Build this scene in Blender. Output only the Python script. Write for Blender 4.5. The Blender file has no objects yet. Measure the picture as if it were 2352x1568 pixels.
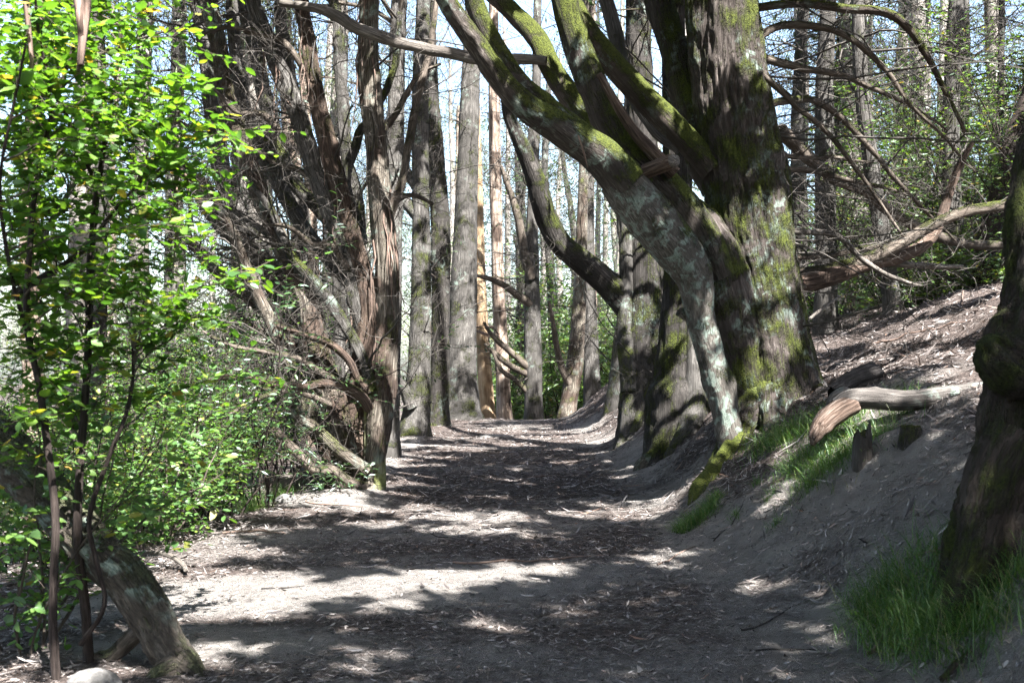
import bpy, math, random
import numpy as np
R = math.radians
sc = bpy.context.scene
rng = np.random.default_rng(7)
random.seed(7)

# ------------------------------------------------------------------ camera, sky, sun, exposure
CAM_H, FPX, CX, HY = 1.5, 2613.0, 1176.0, 830.0
cam = bpy.data.cameras.new('camera'); cam_o = bpy.data.objects.new('camera', cam)
sc.collection.objects.link(cam_o); sc.camera = cam_o
cam.lens = 40; cam.sensor_width = 36; cam.clip_start = 0.05; cam.clip_end = 2000
cam.shift_y = (HY - 784) / 2352
cam_o.location = (0, 0, CAM_H); cam_o.rotation_euler = (R(90), 0, 0)
cam.dof.use_dof = True; cam.dof.focus_distance = 15.0; cam.dof.aperture_fstop = 4.5

SUN = np.array([0.28, -0.52, 0.81]); SUN /= np.linalg.norm(SUN)      # towards the sun
elev = math.asin(SUN[2])
w = bpy.data.worlds.new('World'); sc.world = w; w.use_nodes = True
nt = w.node_tree; bg = nt.nodes['Background']
sky = nt.nodes.new('ShaderNodeTexSky'); sky.sky_type = 'NISHITA'; sky.sun_disc = False
sky.sun_elevation = elev; sky.sun_rotation = math.atan2(SUN[0], SUN[1])
sky.air_density = 1.0; sky.dust_density = 2.0; sky.ozone_density = 0.3
nt.links.new(sky.outputs[0], bg.inputs[0]); bg.inputs[1].default_value = 0.08
sl = bpy.data.lights.new('sun', 'SUN'); sl.energy = 5.0; sl.angle = R(0.55); sl.color = (1.0, 0.98, 0.945)
so = bpy.data.objects.new('sun', sl); sc.collection.objects.link(so)
from mathutils import Vector, Matrix
so.rotation_euler = Vector(SUN).to_track_quat('Z', 'Y').to_euler()
so.location = (12, -15, 42)
sc.view_settings.view_transform = 'Standard'; sc.view_settings.look = 'None'
sc.view_settings.exposure = 2.95; sc.view_settings.gamma = 1.0
sc.render.engine = 'CYCLES'
cy = sc.cycles
cy.use_denoising = True
try: cy.denoiser = 'OPENIMAGEDENOISE'; cy.denoising_prefilter = 'NONE'
except Exception: pass
cy.max_bounces = 5; cy.diffuse_bounces = 3; cy.glossy_bounces = 2; cy.transmission_bounces = 4
cy.transparent_max_bounces = 4; cy.sample_clamp_indirect = 6.0
cy.use_adaptive_sampling = True; cy.adaptive_threshold = 0.025

# ------------------------------------------------------------------ small maths
def norm(a): return a / np.maximum(np.linalg.norm(a, axis=-1, keepdims=True), 1e-9)
def _h(ix, iy, iz):
    h = (ix.astype(np.int64)*374761393 + iy.astype(np.int64)*668265263 + iz.astype(np.int64)*2147483647) & 0xffffffff
    h = ((h ^ (h >> 13)) * 1274126177) & 0xffffffff
    h = ((h ^ (h >> 16)) * 2246822519) & 0xffffffff
    return ((h ^ (h >> 15)) & 0xffffff) / float(0xffffff)
def vnoise(x, y, z):
    x, y, z = np.broadcast_arrays(np.asarray(x, float), np.asarray(y, float), np.asarray(z, float))
    fx, fy, fz = np.floor(x), np.floor(y), np.floor(z)
    u, v, t = x-fx, y-fy, z-fz
    u = u*u*(3-2*u); v = v*v*(3-2*v); t = t*t*(3-2*t)
    out = 0
    for a in (0, 1):
        for b in (0, 1):
            for c in (0, 1):
                out = out + _h(fx+a, fy+b, fz+c) * (u if a else 1-u) * (v if b else 1-v) * (t if c else 1-t)
    return out
def fbm(x, y, z, o=3):
    s, a, t = 0, 0.5, 0
    for i in range(o):
        s = s + a*vnoise(x*2**i+i*17.3, y*2**i+i*5.1, z*2**i); t += a; a *= .5
    return s/t
def V(px, py, d): return np.array([(px-CX)/FPX*d, d, CAM_H-(py-HY)/FPX*d])
def sstep(a, b, x):
    t = np.clip((x-a)/(b-a), 0, 1); return t*t*(3-2*t)

# ------------------------------------------------------------------ terrain shape
_bx = np.array([-200, -60, -30, -14, -8, -4.5, -3.2, -2.4, -1.0, 0.6, 1.3, 1.6, 1.9, 2.2, 2.5, 2.8, 3.2, 4.0, 6.0, 11, 20, 40, 90, 300])
_bz = np.array([-9, -7.5, -5, -2.3, -1.0, -.36, -.13, -.01, .0, .0, .03, .10, .30, .56, .80, 1.02, 1.2, 1.5, 2.25, 3.45, 5.2, 8, 13, 25])
MOUNDS = []
def H(x, y, fine=True):
    x = np.asarray(x, float); y = np.asarray(y, float)
    wob = (vnoise(y*.22, 3.3, 1.1)-.5)*.35*np.clip((y-9)/8, 0, 1)
    xs = x + wob*(x > 0) - .30*sstep(.9, 1.6, x)*(1-sstep(6.0, 8.5, y))
    z = (np.interp(xs-.12, _bx, _bz)+np.interp(xs, _bx, _bz)*2+np.interp(xs+.12, _bx, _bz))/4
    z = z - .085*np.clip(y-28.5, 0, 70) - .0012*np.clip(y-28.5, 0, 8)**2
    bank = sstep(1.4, 2.0, xs)
    z = z + (fbm(x*.6, y*.6, 2.2, 2)-.5)*(.05+.22*bank+.25*sstep(3, 7, np.abs(x)))
    if fine:
        z = z + (fbm(x*2.3, y*2.3, 5.2, 3)-.5)*(.05+.12*bank)
        z = z + (fbm(x*9, y*9, 7.7, 2)-.5)*(.022+.06*bank)+(.5-np.abs(fbm(x*6.5+y*2, y*3.1-x, 3.9, 2)-.5)*2)*.075*bank
    for (mx, my, mr, mh) in MOUNDS:
        z = z + mh*np.exp(-((x-mx)**2+(y-my)**2)/mr**2)
    return z
def hn(x, y, e=.04):
    dx = (H(x+e, y)-H(x-e, y))/(2*e); dy = (H(x, y+e)-H(x, y-e))/(2*e)
    return norm(np.stack([-dx, -dy, np.ones_like(dx)], -1))
def G(px, py, dmin=3.0, dmax=60):
    d = np.linspace(dmin, dmax, 3000)
    X = (px-CX)/FPX*d; Z = CAM_H-(py-HY)/FPX*d
    hit = np.where(Z <= H(X, d, False))[0]
    i = hit[0] if len(hit) else -1
    return np.array([X[i], d[i], float(H(X[i], d[i], False))])
MOUNDS += [(-1.85, 12.6, .55, .13), (-2.0, 11.3, .4, .06), (-1.9, 21.5, .6, .1), (-1.7, 25, .6, .12), (-1.25, 28, .8, .10),
           (2.6, 11.4, .8, .08), (2.2, 17, .9, .12), (2.5, 6.2, .6, .10), (0.2, 28.6, 2.2, .05)]

# how bare the earth is: 0 bare dust, 1 covered in litter
def litter_cover(x, y):
    c = .55+.9*(fbm(x*.55, y*1.1, 9.1, 3)-.5)*1.6
    c = c + .25*sstep(9, 14, y)
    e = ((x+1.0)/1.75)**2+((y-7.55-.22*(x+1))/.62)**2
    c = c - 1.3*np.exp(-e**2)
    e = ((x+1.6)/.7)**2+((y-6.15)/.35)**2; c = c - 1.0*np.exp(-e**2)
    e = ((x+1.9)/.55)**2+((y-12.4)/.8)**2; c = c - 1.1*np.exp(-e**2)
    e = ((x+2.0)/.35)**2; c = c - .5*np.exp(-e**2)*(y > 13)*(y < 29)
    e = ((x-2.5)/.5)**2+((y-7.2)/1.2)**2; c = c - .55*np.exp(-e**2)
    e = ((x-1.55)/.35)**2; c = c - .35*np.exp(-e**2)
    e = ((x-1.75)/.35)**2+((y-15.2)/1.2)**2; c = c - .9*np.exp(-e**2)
    c = c + .5*sstep(3, 3.6, x) + .4*sstep(2.6, 3.4, -x)
    return np.clip(c, 0.04, 1)

# ------------------------------------------------------------------ mesh builder
COL = sc.collection
class MB:
    def __init__(s): s.v = []; s.q = []; s.t = []; s.b = []; s.n = 0
    def add(s, v, q=None, t=None, b=None):
        v = np.asarray(v, float).reshape(-1, 3)
        s.v.append(v); s.b.append(v if b is None else np.asarray(b, float).reshape(-1, 3))
        if q is not None and len(q): s.q.append(np.asarray(q).reshape(-1, 4)+s.n)
        if t is not None and len(t): s.t.append(np.asarray(t).reshape(-1, 3)+s.n)
        s.n += len(v)
    def mesh(s, name, mat, origin=(0, 0, 0), smooth=True, extra=None):
        v = np.concatenate(s.v)-np.asarray(origin, float); b = np.concatenate(s.b)
        q = np.concatenate(s.q) if s.q else np.zeros((0, 4), int)
        t = np.concatenate(s.t) if s.t else np.zeros((0, 3), int)
        me = bpy.data.meshes.new(name)
        me.vertices.add(len(v)); me.vertices.foreach_set('co', v.astype(np.float32).ravel())
        li = np.concatenate([q.ravel(), t.ravel()]).astype(np.int32)
        me.loops.add(len(li)); me.loops.foreach_set('vertex_index', li)
        st = np.concatenate([np.arange(len(q))*4, len(q)*4+np.arange(len(t))*3]).astype(np.int32)
        me.polygons.add(len(st)); me.polygons.foreach_set('loop_start', st)
        try: me.polygons.foreach_set('loop_total', np.concatenate([np.full(len(q), 4), np.full(len(t), 3)]).astype(np.int32))
        except Exception: pass
        me.update(calc_edges=True)
        me.polygons.foreach_set('use_smooth', np.full(len(st), bool(smooth)))
        a = me.attributes.new('bark', 'FLOAT_VECTOR', 'POINT'); a.data.foreach_set('vector', b.astype(np.float32).ravel())
        if extra:
            for k, arr in extra.items():
                a = me.attributes.new(k, 'FLOAT', 'POINT'); a.data.foreach_set('value', np.asarray(arr, np.float32))
        me.materials.append(mat)
        return me
    def build(s, name, mat, parent=None, smooth=True, kind=None, extra=None, origin=None):
        o0 = (0, 0, 0)
        if parent is not None: o0 = wloc(parent)
        elif origin is not None: o0 = origin
        o = bpy.data.objects.new(name, s.mesh(name, mat, o0, smooth, extra)); COL.objects.link(o)
        if parent is not None: o.parent = parent
        elif origin is not None: o.location = origin
        if kind: o['kind'] = kind
        return o
def wloc(o):
    p = np.zeros(3)
    while o is not None: p = p+np.array(o.location); o = o.parent
    return p
def thing(name, label, cat, loc, group=None):
    o = bpy.data.objects.new(name, None); COL.objects.link(o); o.location = loc; o.empty_display_size = .1
    o['label'] = label; o['category'] = cat
    if group: o['group'] = group
    return o
def tag(o, label, cat, group=None):
    o['label'] = label; o['category'] = cat
    if group: o['group'] = group
    return o

def resample(pts, rad, step):
    pts = np.asarray(pts, float); rad = np.asarray(rad, float)
    P = np.vstack([2*pts[0]-pts[1], pts, 2*pts[-1]-pts[-2]]); Q = np.concatenate([[rad[0]], rad, [rad[-1]]])
    op, orr = [], []
    for i in range(1, len(P)-2):
        n = max(1, int(math.ceil(np.linalg.norm(P[i+1]-P[i])/step)))
        t = (np.arange(n)/n)[:, None]
        a, b, c, d = P[i-1], P[i], P[i+1], P[i+2]
        op.append(.5*((2*b)+(-a+c)*t+(2*a-5*b+4*c-d)*t**2+(-a+3*b-3*c+d)*t**3))
        tt = t[:, 0]; tt = tt*tt*(3-2*tt); orr.append(Q[i]*(1-tt)+Q[i+1]*tt)
    op.append(pts[-1:]); orr.append(rad[-1:])
    return np.vstack(op), np.concatenate(orr)
def tube(B, pts, rad, sides=10, step=.12, ridge=None, flute=.06, fk=1.3, flen=.6, seed=0., twist=0., base=0., cap=True, knots=0, gnarl=0.):
    """a limb: ring sweep with fluting, bark ridges and an optional flared base"""
    p, r = resample(pts, rad, step); n = len(p)
    if gnarl:
        LL0 = np.concatenate([[0], np.cumsum(np.linalg.norm(np.diff(p, axis=0), axis=1))]); e_ = np.minimum(1, LL0/.5)
        for ax_ in range(3): p[:, ax_] += gnarl*e_*((fbm(LL0*1.1+seed*7, ax_*9.1, seed, 3)-.5)*2.4)
    t = norm(np.gradient(p, axis=0))
    u = np.zeros_like(p); ref = np.array([.31, .87, .13]) if abs(t[0][2]) > .6 else np.array([.1, .2, 1.])
    u0 = norm(np.cross(t[0], ref)); u[0] = u0
    for i in range(1, n):
        x = u[i-1]-t[i]*np.dot(u[i-1], t[i]); u[i] = x/max(np.linalg.norm(x), 1e-9)
    vv = np.cross(t, u)
    L = np.concatenate([[0], np.cumsum(np.linalg.norm(np.diff(p, axis=0), axis=1))])
    th = np.arange(sides)/sides*2*math.pi
    TH = th[None, :]+(L*twist)[:, None]; C, S = np.cos(TH), np.sin(TH)
    rr = r[:, None]*np.ones((1, sides)); LL = L[:, None]*np.ones((1, sides))
    rm = float(np.mean(r))
    if flute: rr = rr*(1+flute*2*(fbm(C*fk+seed, S*fk, LL*flen+seed, 2)-.5)*2)
    if base:
        k = base*np.exp(-LL/(rm*1.6)); rr = rr*(1+k*(.35+1.5*(vnoise(C*1.9+seed, S*1.9, seed)-.35)))
    if knots:
        for j in range(knots):
            a0, l0 = rng.uniform(0, 6.28), rng.uniform(.1, .95)*L[-1]; s = rm*rng.uniform(.25, .6)
            d2 = ((np.angle(np.exp(1j*(TH-a0)))*rr)**2+((LL-l0)*.7)**2)/s**2
            rr = rr+s*rng.uniform(.2, .55)*np.exp(-d2)
    if ridge:
        w_, l_, dep = ridge
        tw = TH+.25*np.sin(LL*1.3+seed)
        a, b_ = np.cos(tw)*rr/w_, np.sin(tw)*rr/w_
        n1 = fbm(a+seed, b_, LL/l_+seed, 3); n2 = fbm(a*.4+9, b_*.4+seed, LL/l_*.5, 2)
        rr = rr+dep*(1-np.abs(2*n1-1)*2.2)*(.4+1.1*n2)-dep*.4
    co = p[:, None, :]+rr[..., None]*(C[..., None]*u[:, None, :]+S[..., None]*vv[:, None, :])
    bk = np.stack([np.cos(th)[None, :]*rr+seed*3.1, np.sin(th)[None, :]*rr, LL+seed*2.3], -1)
    i = np.arange(n-1)[:, None]*sides; j = np.arange(sides)[None, :]; j2 = (j+1) % sides
    q = np.stack([i+j, i+j2, i+sides+j2, i+sides+j], -1).reshape(-1, 4)
    v = co.reshape(-1, 3); b = bk.reshape(-1, 3); tt = None
    if cap:
        v = np.vstack([v, p[-1]+t[-1]*r[-1]*.15]); b = np.vstack([b, b[-1]])
        k = (n-1)*sides; tt = np.stack([k+th.astype(int)*0+np.arange(sides), k+(np.arange(sides)+1) % sides, np.full(sides, n*sides)], -1)
    B.add(v, q, tt, b)
    return p, r

def grow(st, di, L, m=7, wander=.35, up=0.0, up2=0.0):
    """K wandering twigs at once -> (K, m, 3)"""
    K = len(st); out = np.zeros((K, m, 3)); out[:, 0] = st; d = norm(di)
    s = (np.asarray(L)/(m-1))[:, None]
    for i in range(1, m):
        d = norm(d+rng.normal(0, wander, (K, 3))*np.array([1, 1, .8])+np.array([0, 0, up+up2*i/m]))
        out[:, i] = out[:, i-1]+d*s
    return out
def twigs(B, P, r0, r1, sides=3):
    K, m, _ = P.shape
    if K == 0: return
    t = norm(np.gradient(P, axis=1)); ref = norm(rng.normal(0, 1, (K, 1, 3)))
    u = norm(np.cross(t, ref)); v = np.cross(t, u)
    f = np.linspace(0, 1, m)[None, :]
    r = np.asarray(r0).reshape(-1, 1)*(1-f)+np.asarray(r1).reshape(-1, 1)*f
    r = r*np.ones((K, 1))
    th = np.arange(sides)/sides*6.2832
    off = np.cos(th)[None, None, :, None]*u[:, :, None, :]+np.sin(th)[None, None, :, None]*v[:, :, None, :]
    co = P[:, :, None, :]+r[:, :, None, None]*off
    base = (np.arange(K)*m*sides)[:, None, None]; i = (np.arange(m-1)*sides)[None, :, None]; j = np.arange(sides)[None, None, :]; j2 = (j+1) % sides
    q = np.stack([base+i+j, base+i+j2, base+i+sides+j2, base+i+sides+j], -1).reshape(-1, 4)
    Lx = np.linspace(0, 1, m)[None, :, None]*np.ones((K, 1, sides))*np.linalg.norm(P[:, -1]-P[:, 0], axis=1)[:, None, None]
    bk = np.stack([r[:, :, None]*np.cos(th)+rng.uniform(0, 9, (K, 1, 1)), r[:, :, None]*np.sin(th), Lx], -1)
    B.add(co, q, None, bk)
def children(P, n, Lr, spread=.8, lo=.2, hi=1.0, bias=(0, 0, 0), parent_r=None):
    """n child starts per parent twig: start points, directions, lengths"""
    K, m, _ = P.shape
    f = rng.uniform(lo, hi, (K, n))*(m-1); i = np.minimum(f.astype(int), m-2); g = (f-i)[..., None]
    k = np.arange(K)[:, None]
    st = P[k, i]*(1-g)+P[k, i+1]*g; t = norm(P[k, i+1]-P[k, i])
    d = norm(t*.6+norm(rng.normal(0, 1, (K, n, 3)))*spread+np.asarray(bias))
    L = rng.uniform(*Lr, (K, n))
    return st.reshape(-1, 3), d.reshape(-1, 3), L.reshape(-1)

OV = np.array([[0, 0, 0], [.28, -.46, .05], [.3, 0, -.07], [.28, .46, .05], [.66, -.4, .04], [.66, 0, -.07], [.66, .4, .04], [1, 0, -.02]])
OVq = np.array([[1, 2, 5, 4], [2, 3, 6, 5]]); OVt = np.array([[0, 2, 1], [0, 3, 2], [4, 5, 7], [5, 6, 7]])
LA = np.array([[0, 0, 0], [.4, -.5, .06], [.45, 0, -.05], [.4, .5, .06], [1, 0, -.12]]); LAt = np.array([[0, 2, 1], [0, 3, 2], [1, 2, 4], [2, 3, 4]])
SI = np.array([[0, 0, 0], [.3, -.3, .12], [.3, .5, .05], [.65, .1, .14], [.65, .8, .02], [1, .9, .1]]); SIq = np.array([[1, 2, 4, 3]]); SIt = np.array([[0, 2, 1], [3, 4, 5]])
RH = np.array([[0, 0, 0], [.45, -.5, 0], [1, 0, 0], [.45, .5, 0]]); RHq = np.array([[0, 1, 2, 3]])
BL = np.array([[0, -.5, 0], [0, .5, 0], [.4, -.45, -.02], [.4, .45, -.02], [.75, -.3, -.13], [.75, .3, -.13], [1, 0, -.34]]); BLq = np.array([[0, 1, 3, 2], [2, 3, 5, 4]]); BLt = np.array([[4, 5, 6]])
def leaves(B, pos, ax, nr, L, W, shape='ov', curl=None):
    T, q, t = {'ov': (OV, OVq, OVt), 'la': (LA, None, LAt), 'si': (SI, SIq, SIt), 'rh': (RH, RHq, None), 'bl': (BL, BLq, BLt)}[shape]
    N = len(pos)
    if N == 0: return
    ax = norm(ax); sd = norm(np.cross(nr, ax)); nr = np.cross(ax, sd)
    L = np.broadcast_to(L, (N,)); W = np.broadcast_to(W, (N,)); hh = L if shape == 'bl' else W
    co = pos[:, None]+ax[:, None]*(T[None, :, 0]*L[:, None])[..., None]+sd[:, None]*(T[None, :, 1]*W[:, None])[..., None]+nr[:, None]*(T[None, :, 2]*hh[:, None])[..., None]
    if curl is not None: co = co+nr[:, None]*(np.asarray(curl).reshape(-1, 1)*(T[None, :, 0]-.5)**2*L[:, None])[..., None]
    k = len(T); b = (np.arange(N)*k)[:, None, None]
    B.add(co, None if q is None else (q[None]+b).reshape(-1, 4), None if t is None else (t[None]+b).reshape(-1, 3), None)

# ------------------------------------------------------------------ materials
class NT:
    def __init__(s, name):
        s.m = bpy.data.materials.new(name); s.m.use_nodes = True; s.t = s.m.node_tree; s.t.nodes.clear()
        s.out = s.n('ShaderNodeOutputMaterial')
    def n(s, typ, **kw):
        x = s.t.nodes.new(typ)
        for k, v in kw.items(): setattr(x, k, v)
        return x
    def l(s, a, b): s.t.links.new(a, b)
    def put(s, sock, v):
        if hasattr(v, 'links') or isinstance(v, bpy.types.NodeSocket): s.l(v, sock)
        else: sock.default_value = v if not (isinstance(v, tuple) and len(v) == 3 and sock.type == 'RGBA') else (*v, 1)
    def attr(s, name): return s.n('ShaderNodeAttribute', attribute_name=name)
    def mapv(s, vec, scale): 
        x = s.n('ShaderNodeMapping'); s.l(vec, x.inputs[0]); x.inputs['Scale'].default_value = scale; return x.outputs[0]
    def noise(s, vec, scale=1, detail=3, rough=.55, dist=0):
        x = s.n('ShaderNodeTexNoise'); s.l(vec, x.inputs['Vector']); x.inputs['Scale'].default_value = scale
        x.inputs['Detail'].default_value = detail; x.inputs['Roughness'].default_value = rough; x.inputs['Distortion'].default_value = dist
        return x.outputs[0]
    def ramp(s, f, stops, interp='LINEAR'):
        x = s.n('ShaderNodeValToRGB'); s.l(f, x.inputs[0]); e = x.color_ramp.elements; x.color_ramp.interpolation = interp
        while len(e) < len(stops): e.new(.5)
        for k, (p, c) in enumerate(stops): e[k].position = p; e[k].color = (*c, 1) if len(c) == 3 else c
        return x.outputs[0]
    def rng(s, f, a, b, c=0, d=1):
        x = s.n('ShaderNodeMapRange'); s.l(f, x.inputs[0])
        for k, v in enumerate((a, b, c, d)): x.inputs[k+1].default_value = v
        return x.outputs[0]
    def math(s, op, a, b=0):
        x = s.n('ShaderNodeMath', operation=op); s.put(x.inputs[0], a); s.put(x.inputs[1], b); return x.outputs[0]
    def mix(s, f, a, b, mode='MIX'):
        x = s.n('ShaderNodeMix', data_type='RGBA', blend_type=mode); s.put(x.inputs[0], f); s.put(x.inputs[6], a); s.put(x.inputs[7], b); return x.outputs[2]
    def bump(s, h, dist, strength=1, nrm=None):
        x = s.n('ShaderNodeBump'); s.l(h, x.inputs['Height']); x.inputs['Distance'].default_value = dist; x.inputs['Strength'].default_value = strength
        if nrm: s.l(nrm, x.inputs['Normal'])
        return x.outputs[0]
    def pbr(s, col, rough=.85, nrm=None, spec=.3):
        x = s.n('ShaderNodeBsdfPrincipled'); s.put(x.inputs['Base Color'], col); s.put(x.inputs['Roughness'], rough)
        x.inputs['Specular IOR Level'].default_value = spec
        if nrm: s.l(nrm, x.inputs['Normal'])
        s.l(x.outputs[0], s.out.inputs[0]); return x

def bark_mat(name, dark, mid, light, w_=.02, l_=.28, bump=.012, moss=0., lichen=0., red=0., mosscol=((.018, .026, .006), (.105, .125, .018)), mosssc=3.2, upm=.35):
    N = NT(name); a = N.attr('bark').outputs['Vector']; geo = N.n('ShaderNodeNewGeometry')
    fib = N.noise(N.mapv(a, (1/w_, 1/w_, 1/l_)), 1, 5, .62, .3)
    fine = N.noise(N.mapv(a, (3.2/w_, 3.2/w_, 2.2/l_)), 1, 3, .6)
    big = N.noise(geo.outputs['Position'], 2.3, 3, .55)
    col = N.ramp(fib, [(.34, dark), (.53, mid), (.72, light)])
    col = N.mix(N.rng(big, .35, .7), col, tuple(x*.55 for x in mid), 'MIX') if not red else N.mix(N.rng(big, .52-.25*red, .66-.2*red), col, N.ramp(fib, [(.34, (.02, .014, .011)), (.74, (.14, .10, .08))]))
    col = N.mix(.35, col, N.ramp(fine, [(.3, (.02, .018, .016)), (.75, (.5, .48, .45))]), 'OVERLAY')
    nb = N.bump(fib, bump, .9); nb = N.bump(fine, bump*.35, .6, nb)
    if lichen:
        ln = N.noise(geo.outputs['Position'], 9, 4, .65, .6); lm = N.noise(geo.outputs['Position'], 1.7, 2, .5)
        m = N.math('MULTIPLY', N.rng(ln, .50, .60), N.rng(lm, .62-.3*lichen, .72-.3*lichen))
        col = N.mix(N.math('MULTIPLY', m, .75), col, N.ramp(fine, [(.3, (.09, .13, .11)), (.7, (.30, .36, .31))]))
    if moss:
        mn = N.noise(geo.outputs['Position'], mosssc, 4, .6, .4); sep = N.n('ShaderNodeSeparateXYZ'); N.l(geo.outputs['Normal'], sep.inputs[0])
        k = N.math('ADD', mn, N.math('MULTIPLY', sep.outputs[2], upm*.5))
        k = N.math('ADD', k, N.math('MULTIPLY', N.math('SUBTRACT', fib, .5), .6))
        m = N.rng(k, .62-.3*moss, .80-.3*moss)
        tuft = N.noise(geo.outputs['Position'], 55, 4, .7)
        mc = N.ramp(tuft, [(.32, mosscol[0]), (.68, mosscol[1])])
        col = N.mix(N.math('MULTIPLY', m, .93), col, mc)
        nb = N.bump(N.math('MULTIPLY', m, tuft), .035, 1, nb)
    N.pbr(col, .92, nb, .2); return N.m

def leaf_mat(name, stops, trans=.45, gloss=.10, rough=.38, tmul=(1.5, 1.5, .7)):
    N = NT(name); g = N.n('ShaderNodeNewGeometry'); oi = N.n('ShaderNodeObjectInfo')
    f = N.math('FRACT', N.math('ADD', g.outputs['Random Per Island'], N.math('MULTIPLY', oi.outputs['Random'], 1.0)))
    col = N.ramp(f, stops)
    d = N.n('ShaderNodeBsdfDiffuse'); N.l(col, d.inputs[0])
    tr = N.n('ShaderNodeBsdfTranslucent'); N.l(N.mix(1, col, tmul, 'MULTIPLY'), tr.inputs[0])
    x = N.n('ShaderNodeMixShader'); x.inputs[0].default_value = trans; N.l(d.outputs[0], x.inputs[1]); N.l(tr.outputs[0], x.inputs[2])
    gl = N.n('ShaderNodeBsdfGlossy'); gl.inputs['Roughness'].default_value = rough; gl.inputs[0].default_value = (.6, .66, .7, 1)
    y = N.n('ShaderNodeMixShader'); y.inputs[0].default_value = gloss; N.l(x.outputs[0], y.inputs[1]); N.l(gl.outputs[0], y.inputs[2])
    N.l(y.outputs[0], N.out.inputs[0]); return N.m

GREY = ((.018, .0165, .0155), (.11, .103, .096), (.34, .325, .305))
BROWN = ((.02, .014, .011), (.10, .072, .055), (.25, .20, .16))
M = {}
M['main'] = bark_mat('bark_mossy_main', (.022, .018, .016), (.10, .083, .075), (.31, .275, .26), .022, .22, .022, moss=.58, lichen=.5, upm=.25)
M['limb'] = bark_mat('bark_mossy_limb', (.022, .018, .016), (.085, .072, .064), (.24, .215, .195), .016, .2, .012, moss=.6, lichen=.55, upm=.7)
M['mosslimb'] = bark_mat('bark_very_mossy', (.028, .022, .018), (.11, .088, .075), (.26, .225, .2), .016, .2, .012, moss=.78, lichen=.3, upm=.6)
M['stem'] = bark_mat('bark_lichen_stem', (.035, .03, .026), (.13, .118, .104), (.34, .32, .295), .014, .09, .014, moss=.22, lichen=1.0)
M['cyp'] = bark_mat('bark_cypress_grey', *GREY, .012, .34, .012, moss=.10, lichen=.12)
M['cypm'] = bark_mat('bark_cypress_moss', *GREY, .014, .34, .013, moss=.34, lichen=.1)
M['tan'] = bark_mat('bark_fibrous_tan', (.022, .018, .015), (.14, .122, .10), (.42, .385, .33), .013, .30, .012, moss=.12, lichen=.3, red=.35, mosscol=((.06, .07, .02), (.2, .22, .07)))
M['red'] = bark_mat('bark_fibrous_red', (.02, .014, .011), (.10, .072, .055), (.25, .19, .15), .012, .3, .012, moss=.05, red=.5)
M['olive'] = bark_mat('bark_smooth_olive', (.05, .05, .03), (.24, .24, .14), (.45, .45, .30), .05, .3, .004, moss=.3, lichen=.3, mosscol=((.1, .12, .03), (.3, .33, .12)))
M['twig'] = bark_mat('bark_dead_twig', (.022, .02, .018), (.095, .085, .076), (.27, .25, .23), .008, .08, .004)
M['twigm'] = bark_mat('bark_dead_branch', (.03, .024, .02), (.14, .115, .095), (.34, .30, .26), .01, .16, .006, moss=.12)
M['dark'] = bark_mat('bark_dark_sapling', (.012, .009, .008), (.045, .034, .03), (.11, .09, .08), .01, .1, .004)
M['lean'] = bark_mat('bark_leaning_trunk', (.03, .026, .022), (.10, .085, .07), (.24, .21, .18), .02, .11, .016, moss=.16, lichen=.45, mosscol=((.05, .06, .03), (.18, .19, .10)))
M['near'] = bark_mat('bark_near_mossy', (.015, .012, .010), (.075, .058, .048), (.22, .195, .18), .028, .3, .026, moss=.62, upm=.1, mosscol=((.012, .018, .004), (.065, .08, .014)))
M['euc'] = bark_mat('bark_eucalypt_pale', (.20, .17, .145), (.36, .33, .30), (.50, .475, .45), .09, .8, .004, red=.0)
M['euct'] = bark_mat('bark_eucalypt_tan', (.16, .09, .045), (.42, .30, .19), (.55, .44, .32), .06, .7, .005)
M['eucr'] = bark_mat('bark_eucalypt_red', (.12, .08, .06), (.30, .235, .19), (.50, .44, .39), .05, .7, .008, red=.15)
M['strip'] = bark_mat('bark_loose_strip', (.10, .065, .05), (.24, .17, .14), (.38, .30, .26), .01, .2, .004)
M['wood'] = bark_mat('wood_weathered', (.045, .04, .036), (.17, .15, .133), (.37, .34, .315), .012, .2, .008)
M['woodr'] = bark_mat('wood_reddish', (.035, .024, .018), (.12, .083, .065), (.27, .225, .195), .012, .25, .010, red=.25)
M['stumpw'] = bark_mat('wood_stump_grey', (.02, .018, .017), (.085, .075, .068), (.22, .20, .185), .014, .14, .014, moss=.12)
M['bank'] = bark_mat('bark_dark_furrowed', (.012, .011, .010), (.06, .054, .05), (.20, .185, .17), .016, .4, .02, moss=.36, lichen=.15)
M['logw'] = bark_mat('wood_log_grey', (.03, .027, .025), (.12, .108, .10), (.27, .25, .235), .014, .2, .012, lichen=.3)
M['char'] = bark_mat('wood_dark', (.012, .011, .011), (.05, .045, .043), (.16, .15, .145), .012, .12, .012)
M['hazel'] = leaf_mat('leaf_hazel', [(0, (.045, .11, .022)), (.5, (.085, .175, .024)), (.92, (.14, .24, .03)), (.98, (.26, .25, .04)), (1, (.33, .20, .05))], .52, .07, .5, (1.55, 1.6, .65))
M['low'] = leaf_mat('leaf_low_shrub', [(0, (.045, .105, .022)), (.5, (.075, .16, .03)), (.93, (.12, .21, .04)), (1, (.25, .22, .04))], .42, .07, .5)
M['bay'] = leaf_mat('leaf_bay_glossy', [(0, (.016, .04, .012)), (.6, (.034, .08, .02)), (1, (.075, .145, .03))], .3, .11, .45)
M['hill'] = leaf_mat('leaf_hill_bush', [(0, (.04, .085, .018)), (.6, (.085, .16, .03)), (.95, (.15, .23, .04)), (1, (.3, .2, .05))], .45, .08, .48)
M['cypl'] = leaf_mat('leaf_cypress_spray', [(0, (.02, .04, .014)), (1, (.05, .085, .03))], .25, .04, .5, (1.2, 1.3, .8))
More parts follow.
